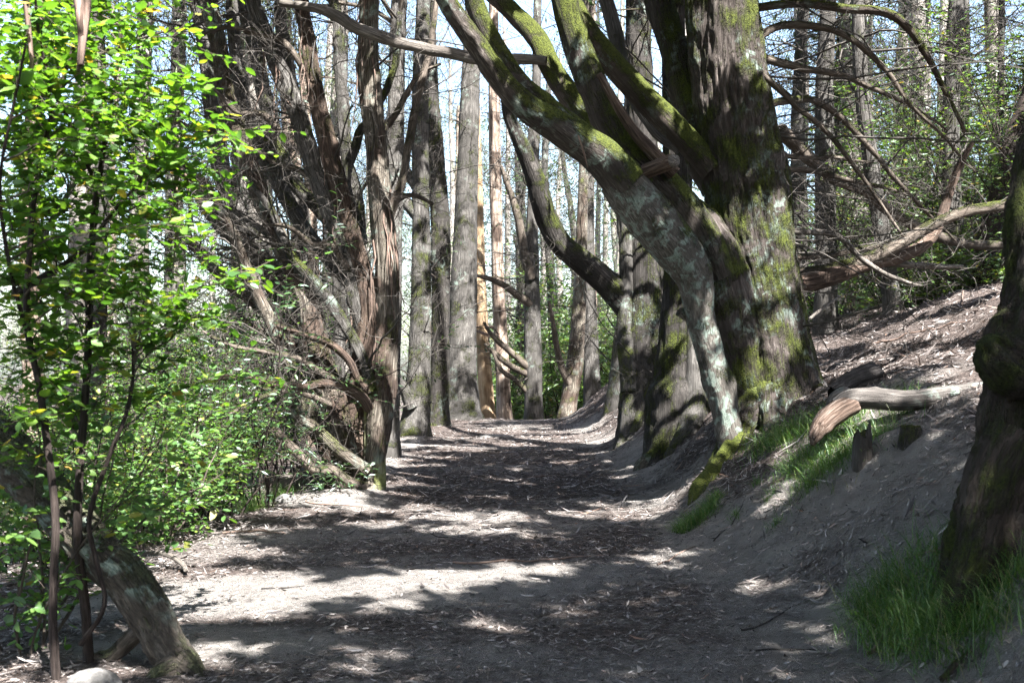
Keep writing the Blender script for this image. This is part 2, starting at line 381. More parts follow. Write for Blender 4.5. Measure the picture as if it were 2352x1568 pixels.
M['eucl'] = leaf_mat('leaf_eucalypt', [(0, (.06, .09, .05)), (.6, (.11, .15, .085)), (1, (.18, .2, .09))], .4, .07, .45)
M['grass'] = leaf_mat('grass_blade', [(0, (.04, .09, .018)), (.55, (.07, .15, .026)), (.85, (.12, .2, .045)), (1, (.3, .27, .15))], .4, .05, .5)
M['litter'] = leaf_mat('dry_leaf', [(0, (.04, .034, .033)), (.4, (.10, .084, .078)), (.7, (.19, .165, .153)), (.94, (.36, .33, .315)), (1, (.19, .115, .08))], .08, .04, .5, (1, .8, .6))
N = NT('granite_stone'); g = N.n('ShaderNodeNewGeometry').outputs['Position']
f = N.noise(g, 26, 5, .7); N.pbr(N.ramp(f, [(.3, (.06, .057, .054)), (.5, (.11, .105, .10)), (.7, (.18, .172, .165))]), .85, N.bump(f, .01)); M['stone'] = N.m

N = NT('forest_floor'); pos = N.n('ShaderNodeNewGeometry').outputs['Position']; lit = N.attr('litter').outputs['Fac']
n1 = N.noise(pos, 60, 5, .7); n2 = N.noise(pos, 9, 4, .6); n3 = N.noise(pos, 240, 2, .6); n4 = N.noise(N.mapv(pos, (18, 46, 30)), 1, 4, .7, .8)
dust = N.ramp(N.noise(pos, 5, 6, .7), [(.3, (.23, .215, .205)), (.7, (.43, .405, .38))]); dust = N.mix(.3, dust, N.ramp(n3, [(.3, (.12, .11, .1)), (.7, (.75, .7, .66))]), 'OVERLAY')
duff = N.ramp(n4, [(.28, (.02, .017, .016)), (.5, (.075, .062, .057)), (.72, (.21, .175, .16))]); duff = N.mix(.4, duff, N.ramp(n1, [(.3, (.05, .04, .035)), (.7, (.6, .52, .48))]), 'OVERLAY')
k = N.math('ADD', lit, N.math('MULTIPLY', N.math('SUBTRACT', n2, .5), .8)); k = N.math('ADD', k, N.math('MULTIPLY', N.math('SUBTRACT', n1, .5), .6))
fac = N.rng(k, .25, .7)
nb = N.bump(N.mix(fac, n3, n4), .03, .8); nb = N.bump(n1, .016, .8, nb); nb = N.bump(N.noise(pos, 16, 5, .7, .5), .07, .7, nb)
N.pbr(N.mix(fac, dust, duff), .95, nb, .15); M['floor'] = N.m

# ------------------------------------------------------------------ sun shafts: openings cut in the unseen crowns to aim sun patches
SH = []
def shaft(px, py, d, r): SH.append((V(px, py, d), r))
def gshaft(px, py, r): SH.append((G(px, py), r))
for (px, py, r) in [(420, 1405, .30), (520, 1385, .30), (640, 1370, .26), (760, 1352, .24), (860, 1345, .28), (960, 1338, .26), (1060, 1326, .24), (1160, 1318, .22), (1240, 1305, .16),
                    (560, 1330, .22), (470, 1360, .3), (330, 1420, .25), (600, 1405, .16), (510, 1490, .13), (470, 1500, .12), (300, 1330, .3), (450, 1320, .25), (640, 1320, .18),
                    (560, 1270, .2), (480, 1255, .25), (800, 1150, .22), (700, 1175, .2), (960, 1165, .16), (1060, 1185, .16), (1150, 1190, .14), (1250, 1180, .14),
                    (1020, 1110, .16), (1150, 1080, .16), (1270, 1100, .16), (920, 1070, .2), (950, 1040, .2), (1300, 1060, .2), (1430, 1050, .2), (1490, 1060, .22), (1550, 1010, .25),
                    (1590, 960, .2), (1180, 1010, .3), (1020, 1000, .3), (1330, 1000, .2), (1420, 980, .25), (1100, 985, .3), (1250, 980, .3), (1390, 1160, .12), (1450, 1150, .12), (1540, 1270, .14), (1500, 1285, .12),
                    (1830, 1090, .16), (1780, 1150, .12), (1870, 1010, .2), (1960, 1010, .15), (1300, 1395, .1), (1150, 1440, .12), (820, 1535, .1),
                    (1900, 800, .5), (2000, 780, .4), (2100, 760, .5), (2200, 745, .5), (2290, 730, .5), (1950, 850, .25), (2100, 840, .25), (1880, 720, .8), (2230, 810, .3)]: gshaft(px, py, r)
for (px, py, d, r) in [(250, 150, 5.6, .45), (330, 120, 5.8, .4), (120, 120, 5.5, .4), (430, 230, 5.8, .35), (520, 300, 5.8, .3), (350, 300, 5.8, .4), (200, 300, 5.6, .4), (90, 330, 5.5, .35), (450, 400, 6, .3), (300, 430, 6, .35),
                       (150, 480, 6, .3), (380, 560, 6.2, .25), (460, 690, 6, .18), (560, 600, 6, .16), (250, 700, 6.6, .3), (350, 780, 7, .25), (430, 950, 8, .3), (330, 1000, 7.5, .25), (250, 900, 7, .2),
                       (870, 930, 12.8, .16), (860, 1000, 12.8, .12), (760, 1000, 12.9, .14), (700, 680, 13, .22), (730, 760, 13, .2), (640, 540, 13.2, .2), (860, 480, 13, .25), (860, 650, 13, .16), (560, 380, 13.5, .3), (800, 300, 13.2, .2), (680, 260, 13.4, .25),
                       (960, 880, 21.5, .3), (965, 640, 21.5, .3), (1065, 480, 27.5, .7), (1062, 650, 27.5, .4), (1085, 300, 27.5, .6), (1010, 900, 24.5, .25), (1050, 920, 27.5, .3),
                       (1770, 720, 11.2, .11), (1780, 820, 11.2, .10), (1830, 760, 11.3, .08), (1690, 500, 11.1, .12), (1650, 930, 11, .14), (1665, 1000, 11, .10), (1660, 150, 11.2, .14), (1640, 60, 11.2, .12), (1750, 860, 11.2, .08),
                       (1540, 270, 11.5, .14), (1230, 60, 12, .2), (1290, 190, 12, .15), (1400, 340, 10.6, .12), (1460, 240, 11.8, .14), (1340, 320, 10.5, .1), (1495, 690, 17.5, .16), (1590, 740, 14.8, .1), (1500, 580, 17.5, .15), (1590, 900, 14.6, .16),
                       (2000, 605, 11.9, .2), (2200, 500, 12.5, .25), (2100, 610, 12, .15), (1250, 480, 17, .4), (2060, 905, 9, .12)]: shaft(px, py, d, r)
SHp = np.array([a for a, _ in SH]); SHr = np.array([b for _, b in SH])
def in_shaft(p, grow_=1.0, extra=0.0):
    """true for points standing in the path of one of the sun shafts"""
    out = np.zeros(len(p), bool)
    for a, r in zip(SHp, SHr):
        d = p-a; t = d@SUN; q = d-t[:, None]*SUN
        out |= (np.einsum('ij,ij->i', q, q) < (r*grow_+extra)**2) & (t > .25)
    return out
def ground_shadow(p):
    g = np.zeros(len(p))
    for _ in range(3):
        k = (p[:, 2]-g)/SUN[2]; s = p-SUN*k[:, None]; g = np.clip(H(s[:, 0], s[:, 1], False), -3, 8)
    return s

# ================================================================== THE SETTING
def axis_grid(segs):
    out = []
    for a, b, s in segs: out.append(np.arange(a, b, s))
    return np.concatenate(out+[[segs[-1][1]]])
gx = axis_grid([(-400, -60, 40), (-60, -14, 2.5), (-14, -5, .35), (-5, -2.6, .11), (-2.6, 3.4, .05), (3.4, 7, .12), (7, 16, .35), (16, 60, 2.5), (60, 400, 40)])
gy = axis_grid([(-60, -4, 4), (-4, 3.6, .5), (3.6, 13, .055), (13, 20, .09), (20, 31, .14), (31, 60, .8), (60, 160, 6), (160, 800, 60)])
GX, GY = np.meshgrid(gx, gy); GZ = H(GX, GY)
nx, ny = len(gx), len(gy)
B = MB(); i = (np.arange(ny-1)*nx)[:, None]; j = np.arange(nx-1)[None, :]
B.add(np.stack([GX, GY, GZ], -1), np.stack([i+j, i+j+1, i+nx+j+1, i+nx+j], -1).reshape(-1, 4))
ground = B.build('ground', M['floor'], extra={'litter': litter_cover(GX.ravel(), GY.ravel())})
ground['kind'] = 'structure'; ground['label'] = 'trodden earth footpath with leaf litter rising into a bank and hillside'; ground['category'] = 'ground'

# leaf litter over the ground
def scatter_litter():
    B = MB()
    def put(n, x0, x1, y0, y1, L0, L1, wr, shape, yp=1.0, thr=.0):
        x = rng.uniform(x0, x1, n); y = y0+(y1-y0)*rng.uniform(0, 1, n)**yp
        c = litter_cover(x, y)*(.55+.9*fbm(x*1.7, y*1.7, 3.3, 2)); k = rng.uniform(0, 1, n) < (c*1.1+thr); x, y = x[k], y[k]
        z = H(x, y); nr = norm(hn(x, y)+rng.normal(0, .22, (len(x), 3))); a = rng.normal(0, 1, (len(x), 3))*np.array([1.25, .8, .3])
        a = norm(a-nr*np.sum(a*nr, 1)[:, None])
        L = rng.uniform(L0, L1, len(x)); W = L*rng.uniform(*wr, len(x))
        leaves(B, np.stack([x, y, z+rng.uniform(.002, .014, len(x))], 1)-a*L[:, None]*.5, a, nr, L, W, shape, rng.uniform(-.1, .45, len(x)))
    put(36000, -3.4, 3.6, 4.4, 9.5, .02, .06, (.14, .3), 'si', thr=.10)
    put(16000, -3.4, 3.6, 4.4, 9.5, .012, .045, (.2, .5), 'la', thr=.12)
    put(3600, -3.4, 3.6, 4.4, 12, .05, .2, (.025, .06), 'la')
    put(26000, -3.4, 4.5, 9.5, 16, .03, .085, (.14, .3), 'si', thr=.08)
    put(3000, -3.4, 4.5, 9.5, 18, .12, .4, (.03, .08), 'la')
    put(14000, -2.6, 4, 16, 29, .05, .12, (.14, .3), 'si')
    put(26000, 3.0, 11, 7, 26, .045, .13, (.1, .28), 'si', thr=.2)
    put(3000, 3.0, 11, 7, 26, .1, .34, (.03, .07), 'la', thr=.2)
    put(2600, 1.5, 3.2, 5, 13, .06, .3, (.03, .08), 'la', thr=.35)
    put(5000, 1.5, 3.2, 5, 13, .02, .07, (.14, .3), 'si', thr=.3)
    put(7000, -7, -2.4, 4.4, 16, .05, .13, (.15, .35), 'si', thr=.2)
    o = B.build('leaf_litter', M['litter'], kind='stuff')
    tp = []
    for k in range(4):
        Bk = MB(); leaves(Bk, np.zeros((1, 3)), np.array([[1., 0, 0]]), np.array([[0, 0, 1.]]), 1.0, .16+.05*k, 'si', [.1+.12*k]); tp.append(Bk.mesh('fallen_leaf', M['litter']))
    n = 0
    while n < 280:
        y = rng.uniform(4.9, 8.2); x = rng.uniform(-.36, .36)*y
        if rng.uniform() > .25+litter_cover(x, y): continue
        nr = norm(hn(np.array([x]), np.array([y]))[0]+rng.normal(0, .2, 3)); a = norm(np.cross(nr, rng.normal(0, 1, 3))); b = np.cross(nr, a); L = rng.uniform(.06, .125)
        f = bpy.data.objects.new('fallen_leaf', tp[n % 4]); COL.objects.link(f); f.parent = o; z = float(H(x, y))+.008
        f.matrix_local = Matrix(((a[0]*L, b[0]*L, nr[0]*L, x), (a[1]*L, b[1]*L, nr[1]*L, y), (a[2]*L, b[2]*L, nr[2]*L, z), (0, 0, 0, 1))); n += 1; tag(o, 'dry curled eucalyptus leaves and bark flakes strewn over the path', 'leaf litter')
scatter_litter()

# ================================================================== TREES
HERO = []    # (root, xy, height) trees that carry the canopy
def line(pts, d0, d1=None):
    """image points with widths -> world points and radii, the depth running from d0 to d1"""
    n = len(pts); ds = np.linspace(d0, d0 if d1 is None else d1, n)
    return np.array([V(p[0], p[1], d) for p, d in zip(pts, ds)]), np.array([p[2]*.5/FPX*d for p, d in zip(pts, ds)])
def root_pt(P, r, sink=.45):
    """continue a trunk's polyline into the soil"""
    p = P[0].copy(); z = float(H(p[0], p[1], False)); 
    P = np.vstack([[p[0]-(P[1][0]-p[0])*.1, p[1], min(p[2], z)-sink], P]); return P, np.concatenate([[r[0]*1.12], r])
def up_to(P, r, z, drift=(0, 0), rt=.05):
    p = P[-1]; n = max(2, int((z-p[2])/2.5)); t = np.linspace(0, 1, n+1)[1:, None]
    q = p+np.hstack([t*drift[0]+.15*np.sin(t*5), t*drift[1], t*(z-p[2])])
    return np.vstack([P, q]), np.concatenate([r, np.linspace(r[-1], rt, n+1)[1:]])
def dead_branches(root, P, r, n, zr, Lr, sidebias=(0, 0, 0), up=.03, r0=.016, nt=7, ntt=4, mat='twig', wander=.22, subs=(.35, 1.0), part='dead_twig_mass', each=0, tt=(.15, .5)):
    """dry whorls of branches off a trunk: the large ones are parts, the fine brush one mass"""
    ok = np.where((P[:, 2] > zr[0]) & (P[:, 2] < zr[1]))[0]
    if len(ok) < 2: return
    i = rng.choice(ok, n); st = P[i]; a = rng.uniform(0, 6.283, n)
    d = np.stack([np.cos(a), np.sin(a), rng.uniform(-.1, .5, n)], 1)+np.asarray(sidebias)
    L = rng.uniform(*Lr, n); A = grow(st, d, L, 9, wander, up)
    rb = r0*(.55+.9*rng.uniform(0, 1, n))*(L/np.mean(Lr))**.6
    for k in range(min(each, n)):
        Bk = MB(); twigs(Bk, A[k:k+1], rb[k:k+1], rb[k:k+1]*.25, 5); Bk.build('branch', M['twigm'], root)
    B = MB(); twigs(B, A[each:], rb[each:], rb[each:]*.25, 5)
    s, d, L2 = children(A, nt, subs, .9, .2, 1); T = grow(s, d, L2, 6, .32, up); twigs(B, T, r0*.32, r0*.10, 3)
    if ntt: s, d, L3 = children(T, ntt, tt, 1.0, .2, 1); U = grow(s, d, L3, 4, .3, up); twigs(B, U, r0*.17, r0*.07, 3)
    B.build(part, M[mat], root, kind='stuff')
    return A

def branch(root, pts, d0, d1, mat, sides=14, step=.07, ridge=(.03, .22, .008), flute=.07, seed=None, name='branch', twn=0, knots=0, twist=.3, tw=(.3, .9), tr=.006):
    P, r = line(pts, d0, d1); B = MB()
    if 'root' in name:
        f_ = np.linspace(0, 1, len(P)); g_ = H(P[:, 0], P[:, 1], False); k_ = sstep(.15, .7, f_)
        P[:, 2] = P[:, 2]*(1-k_)+(g_+r*.35)*k_; P[-1, 2] = g_[-1]-r[-1]*1.5-.06
    p, rr = tube(B, P, r, sides, step, ridge, flute, seed=rng.uniform(0, 50) if seed is None else seed, knots=knots, twist=twist, gnarl=.05 if name == 'branch' else .03)
    o = B.build(name, M[mat], root)
    if twn:
        B = MB(); s, d, L = children(p[None], twn, tw, .9, .15, 1); T = grow(s, d, L, 6, .28, .03); twigs(B, T, tr, tr*.3, 3)
        s, d, L = children(T, 4, (.12, .45), .9, .2, 1); twigs(B, grow(s, d, L, 4, .3, .03), tr*.5, tr*.2, 3)
        B.build('dead_twig_mass', M['twig'], o, kind='stuff')
    return o, p, rr

# ---- the great mossy cypress on the bank
t = thing('mossy_cypress_tree', 'huge mossy furrowed cypress leaning over the path from the bank', 'tree', tuple(V(1790, 960, 11.8)))
P, r = line([(1800, 985, 245), (1788, 930, 225), (1775, 850, 205), (1762, 760, 190), (1745, 650, 182), (1728, 550, 182), (1708, 420, 180), (1690, 300, 166), (1672, 180, 160), (1660, 60, 160), (1652, -60, 156), (1640, -220, 140)], 11.8, 11.4)
P, r = root_pt(P, r); Pv, rv = P, r
B = MB(); tube(B, P, r, 150, .03, (.055, .30, .034), .10, 1.5, .55, seed=3.3, base=.42, twist=.10, cap=False)
tr_ = B.build('trunk', M['main'], t)
B = MB(); P2, r2 = up_to(Pv[-1:], rv[-1:], 14.5, (-.6, .2)); tube(B, P2, r2, 24, .2, None, .08, seed=3.3); B.build('upper_trunk', M['main'], t)
HERO.append((t, P2[-3:], 14))
# root flares climbing onto the trunk
for pts, d0, d1 in [([(1880, 905, 30), (1855, 870, 60), (1832, 800, 60), (1800, 700, 20)], 11.5, 11.9), ([(1705, 1000, 40), (1725, 920, 70), (1728, 830, 64), (1738, 700, 20)], 11.15, 11.9),
                    ([(1780, 985, 60), (1775, 900, 76), (1765, 800, 66), (1750, 650, 20)], 11.1, 11.95), ([(1835, 960, 40), (1822, 900, 70), (1806, 800, 60), (1780, 660, 20)], 11.2, 11.95)]:
    P, r = line(pts, d0, d1); P, r = root_pt(P, r, .2); B = MB(); tube(B, P, r, 40, .035, (.045, .26, .022), .12, seed=rng.uniform(0, 9)); B.build('root_buttress', M['main'], t)
P, r = line([(1735, 960, 40), (1708, 860, 84), (1688, 760, 100), (1668, 670, 112), (1645, 590, 112), (1612, 520, 96), (1570, 462, 56)], 11.5, 11.25); B = MB(); tube(B, P, r, 56, .03, (.045, .26, .026), .14, seed=6.6, knots=4); B.build('fused_flank', M['main'], t)
# the pale stem that leans against the trunk and carries the long limbs
S, sp, sr = branch(t, [(1690, 1075, 56), (1682, 1020, 56), (1662, 930, 60), (1635, 820, 62), (1612, 730, 66), (1604, 660, 78), (1588, 610, 92), (1552, 560, 104), (1505, 505, 108), (1462, 455, 104), (1425, 408, 92)], 11.15, 10.75, 'stem', 44, .035, (.03, .10, .010), .08, seed=8.1, name='leaning_stem', knots=3)
branch(t, [(1440, 425, 92), (1385, 362, 84), (1325, 318, 72), (1262, 275, 66), (1205, 238, 58), (1155, 182, 50), (1105, 112, 46), (1062, 52, 44), (1025, -10, 42), (985, -90, 38)], 10.75, 10.1, 'limb', 30, .05, (.03, .2, .011), .1, name='limb', knots=4)
branch(t, [(1480, 432, 60), (1400, 352, 50), (1330, 300, 46), (1255, 246, 46), (1195, 196, 48), (1140, 112, 46), (1098, 28, 44), (1072, -60, 40)], 10.85, 10.5, 'limb', 26, .05, (.03, .2, .009), .1, name='limb', knots=3)
branch(t, [(1660, 640, 60), (1625, 560, 76), (1580, 490, 84), (1520, 425, 88), (1450, 362, 84), (1405, 290, 74), (1368, 210, 70), (1335, 120, 66), (1306, 30, 62), (1285, -60, 56)], 11.15, 11.2, 'limb', 32, .05, (.025, .14, .010), .09, name='limb', knots=3)
branch(t, [(1640, 395, 60), (1588, 335, 64), (1530, 276, 64), (1462, 204, 60), (1395, 135, 56), (1345, 70, 52), (1310, 5, 48), (1285, -70, 44)], 11.4, 11.9, 'mosslimb', 28, .05, (.03, .2, .010), .1, name='limb', knots=4)
branch(t, [(1420, 350, 40), (1370, 292, 50), (1312, 226, 50), (1266, 158, 46), (1240, 100, 44), (1205, 55, 42), (1150, 8, 38), (1100, -30, 34)], 11.5, 12.2, 'mosslimb', 24, .05, (.03, .2, .010), .12, name='limb', knots=5)
branch(t, [(1640, 440, 50), (1610, 360, 70), (1580, 240, 66), (1550, 120, 64), (1525, 30, 62), (1505, -60, 56)], 11.7, 12.0, 'limb', 26, .06, (.03, .2, .011), .1, name='limb', knots=2)
branch(t, [(1550, 400, 34), (1500, 345, 30), (1440, 270, 24), (1395, 205, 18), (1375, 175, 14)], 10.9, 10.9, 'woodr', 14, .05, (.02, .2, .005), .08)
o, _, _ = branch(t, [(1480, 395, 34), (1520, 380, 34), (1545, 372, 36)], 10.75, 10.6, 'woodr', 16, .03, (.02, .1, .004), .05, name='cut_stub')
B = MB(); e = V(1546, 372, 10.6); tube(B, [e+np.array([-.005, -.012, 0]), e+np.array([.004, -.055, .002])], [.062, .058], 18, .02, None, .05, seed=2); B.build('cut_face', M['wood'], o)
branch(t, [(1560, 345, 22), (1500, 300, 26), (1440, 180, 34), (1420, 90, 36), (1395, 0, 34), (1380, -60, 30)], 12.6, 13.2, 'cyp', 14, .07)
# grey dead bough lying across the limbs above the path
branch(t, [(1255, 140, 18), (1175, 134, 24), (1085, 128, 26), (1010, 112, 26), (950, 100, 26), (885, 84, 28), (820, 62, 28), (775, 34, 26), (720, 14, 20), (640, 2, 14)], 11.6, 12.4, 'wood', 14, .06, (.02, .2, .007), .1, twn=10, knots=4)
# roots below the stem
for pts, d0, d1 in [([(1700, 1000, 46), (1672, 1062, 52), (1640, 1112, 50), (1608, 1165, 44), (1588, 1215, 30)], 11.1, 10.45), ([(1720, 1010, 40), (1710, 1080, 38), (1690, 1120, 24)], 11.0, 10.7), ([(1850, 930, 46), (1885, 905, 30), (1915, 900, 14)], 11.5, 11.3)]:
    branch(t, pts, d0, d1, 'mosslimb' if pts[0][0] < 1710 else 'main', 24, .035, (.035, .2, .014), .14, name='root')
# dry boughs sweeping out over the hillside
for pts, d0, d1, m in [
    ([(1800, 680, 52), (1830, 655, 46), (1900, 640, 40), (1985, 610, 34), (2075, 588, 30), (2130, 555, 26), (2165, 500, 22), (2185, 440, 20), (2210, 380, 16), (2232, 335, 10)], 11.9, 12.6, 'woodr'),
    ([(1800, 640, 46), (1840, 632, 36), (1930, 612, 30), (2030, 580, 28), (2120, 530, 26), (2200, 495, 24), (2270, 478, 26), (2345, 468, 24), (2420, 440, 20)], 12.1, 12.0, 'twigm'),
    ([(2040, 604, 14), (2090, 608, 15), (2150, 612, 13), (2215, 610, 8)], 12.3, 12.4, 'wood'),
    ([(1790, 300, 34), (1840, 345, 32), (1910, 400, 28), (1990, 445, 26), (2060, 500, 28), (2140, 540, 26), (2240, 560, 22), (2360, 560, 18)], 14.0, 15.5, 'twigm'),
    ([(1735, 90, 20), (1790, 62, 18), (1880, 68, 16), (1960, 100, 14), (2030, 160, 12), (2090, 240, 9), (2160, 310, 7), (2240, 400, 4)], 11.4, 12.3, 'twigm'),
    ([(1740, 130, 20), (1830, 150, 16), (1930, 170, 14), (2010, 205, 12), (2100, 250, 8), (2180, 300, 5)], 11.4, 12.8, 'twigm'),
    ([(1745, 170, 16), (1820, 235, 14), (1920, 330, 12), (2000, 430, 10), (2080, 540, 6)], 11.3, 12.0, 'twigm'),
    ([(1750, 250, 20), (1800, 232, 17), (1880, 236, 15), (1960, 300, 13), (2040, 390, 11), (2110, 470, 8), (2200, 560, 4)], 11.3, 12.6, 'twigm'),
    ([(1770, 395, 16), (1840, 390, 14), (1930, 405, 12), (2030, 430, 9), (2100, 455, 6)], 11.5, 12.5, 'twigm'),
    ([(1785, 530, 16), (1860, 535, 15), (1915, 545, 14), (1970, 600, 13), (2040, 640, 10), (2110, 660, 6)], 11.6, 12.0, 'wood'),
    ([(1790, 590, 15), (1870, 585, 14), (1960, 575, 12), (2040, 560, 9)], 11.7, 12.4, 'twigm'),
    ([(1800, 640, 15), (1850, 655, 14), (1900, 630, 13), (1960, 600, 12), (2040, 605, 7)], 11.7, 12.6, 'twigm'),
    ([(1735, 20, 20), (1840, 5, 20), (1950, 15, 20), (2040, 30, 20), (2110, 90, 17), (2160, 180, 13), (2220, 300, 9)], 11.6, 12.6, 'mosslimb'),
    ([(1745, 330, 12), (1820, 360, 10), (1900, 360, 9), (1990, 370, 6)], 11.4, 12.1, 'twigm')]:
    branch(t, pts, d0, d1, m, 10, .08, (.02, .2, .005), .1, twn=9, knots=2, tw=(.3, 1.0), tr=.007)
branch(t, [(1560, 715, 22), (1585, 728, 18), (1600, 700, 15), (1595, 640, 11), (1582, 600, 7)], 11.0, 11.2, 'stem', 12, .04)
MAIN = t
# fine dead twigs at the right of the trunk
dead_branches(t, Pv, rv, 44, (1.8, 6.5), (1.2, 3.4), (1.5, .5, -.15), -.02, .011, 7, 4)

# ---- near trunk at the right edge
t = thing('near_mossy_tree', 'dark mossy tree trunk with a burl cropped by the right edge', 'tree', tuple(V(2420, 1330, 5.6)))
P, r = line([(2420, 1390, 470), (2415, 1260, 420), (2412, 1130, 350), (2405, 1000, 290), (2415, 900, 270), (2418, 820, 285), (2440, 730, 240), (2450, 620, 215), (2452, 500, 235), (2470, 380, 215), (2500, 200, 200), (2540, 0, 190), (2560, -200, 180)], 5.6, 5.9)
P, r = root_pt(P, r, .3); B = MB(); tube(B, P, r, 120, .025, (.075, .3, .055), .16, 1.6, 1.1, seed=5.7, base=.22, cap=False, knots=9); B.build('trunk', M['near'], t)
B = MB(); p, rr = line([(2400, 880, 90), (2330, 850, 130), (2292, 815, 110), (2272, 780, 60)], 5.45, 5.4); tube(B, p, rr, 36, .02, (.05, .1, .02), .2, seed=1.7); B.build('burl', M['near'], t)
for pts in ([(2330, 1000, 110), (2290, 1080, 130), (2240, 1150, 110), (2200, 1220, 90), (2170, 1300, 50)], [(2400, 1150, 140), (2340, 1260, 110), (2300, 1380, 80), (2280, 1450, 40)], [(2300, 1080, 90), (2270, 1180, 90), (2240, 1300, 60), (2230, 1360, 30)]):
    branch(t, pts, 5.45, 5.25, 'near', 30, .03, (.05, .2, .02), .12, name='root')
P2, r2 = up_to(P[-1:], r[-1:], 11.5, (.2, -.4)); B = MB(); tube(B, P2, r2, 16, .3, None); B.build('upper_trunk', M['near'], t)
HERO.append((t, P2[-3:], 11))

# ---- many stemmed cypress at the left edge of the path
t = thing('many_stemmed_cypress', 'twisted many-stemmed cypress with fibrous tan bark left of the path', 'tree', tuple(V(830, 1120, 13.0)))
stems = [
 ([(852, 1142, 62), (858, 1060, 52), (866, 980, 60), (872, 900, 66), (876, 820, 58), (884, 740, 50), (886, 640, 52), (880, 540, 56), (872, 430, 56), (862, 320, 50), (850, 210, 46), (846, 100, 44), (850, 0, 40), (852, -80, 36)], 12.9, 13.1, 'tan', 'tan'),
 ([(815, 1120, 70), (812, 1040, 70), (822, 950, 62), (836, 850, 56), (842, 760, 50), (834, 660, 46), (812, 560, 42), (785, 450, 40), (758, 340, 38), (735, 230, 36), (712, 120, 34), (696, 20, 32), (690, -60, 30)], 13.0, 13.3, 'red', 'red'),
 ([(800, 1110, 62), (782, 1030, 60), (762, 940, 58), (742, 850, 56), (722, 760, 54), (704, 690, 50), (672, 610, 46), (640, 530, 44), (600, 440, 42), (566, 340, 40), (534, 240, 40), (508, 150, 40), (482, 50, 38), (465, -40, 34)], 12.8, 13.4, 'tan', 'tan'),
 ([(846, 800, 34), (820, 700, 38), (800, 600, 40), (770, 510, 38), (740, 430, 38), (712, 350, 38), (688, 270, 36), (655, 190, 36), (620, 110, 34), (590, 30, 30), (575, -50, 26)], 13.1, 13.3, 'cyp', 'cyp'),
 ([(780, 1090, 46), (742, 1000, 42), (700, 900, 38), (660, 820, 34), (622, 740, 30), (585, 660, 26), (545, 560, 22), (500, 470, 20), (455, 410, 16)], 12.9, 12.6, 'tan', 'tan'),
 ([(800, 650, 26), (745, 580, 32), (690, 510, 36), (640, 420, 36), (590, 320, 34), (555, 200, 32), (530, 90, 28), (520, -30, 24)], 13.6, 14.2, 'cyp', 'cyp'),
 ([(856, 900, 26), (836, 830, 24), (812, 770, 24), (770, 700, 28), (722, 650, 28), (680, 600, 24), (650, 545, 20), (612, 470, 15), (560, 400, 9)], 12.8, 13.0, 'cypm', 'cypm'),
 ([(880, 560, 22), (905, 470, 20), (930, 380, 20), (950, 280, 18), (975, 180, 16), (990, 80, 14), (1000, -20, 12)], 13.0, 13.6, 'twigm', 'twigm'),
 ([(830, 560, 26), (800, 440, 24), (820, 330, 22), (880, 240, 18), (905, 140, 16), (920, 30, 14)], 13.3, 13.8, 'cypm', 'cypm'),
 ([(790, 560, 26), (730, 470, 30), (660, 400, 28), (610, 330, 26), (560, 300, 20), (480, 260, 15)], 14.0, 14.6, 'cypm', 'cypm'),
]
Wst = []
for k, (pts, d0, d1, m1, m2) in enumerate(stems):
    P, r = line(pts, d0, d1)
    if k in (0, 1, 2, 4): P, r = root_pt(P, r, .35)
    B = MB(); big = k < 4
    p, rr = tube(B, P, r, 44 if big else 22, .045, (.03, .4, .020 if big else .010), .16, 1.5, .9, seed=k*3.7+.4, base=.3 if k < 3 else 0, twist=.25, knots=6, gnarl=.07 if k else .03)
    nm = 'trunk' if k == 0 else 'stem'
    o = B.build(nm, M[m1], t); Wst.append((o, p, rr))
P2, r2 = up_to(Wst[0][1][-1:], np.array([.09]), 13, (.4, .3)); B = MB(); tube(B, P2, r2, 12, .3, None); B.build('upper_trunk', M['tan'], t); HERO.append((t, P2[-3:], 12.5))
P2, r2 = up_to(Wst[2][1][-1:], np.array([.08]), 11, (-1.4, .5)); B = MB(); tube(B, P2, r2, 12, .3, None); B.build('upper_trunk', M['tan'], t)
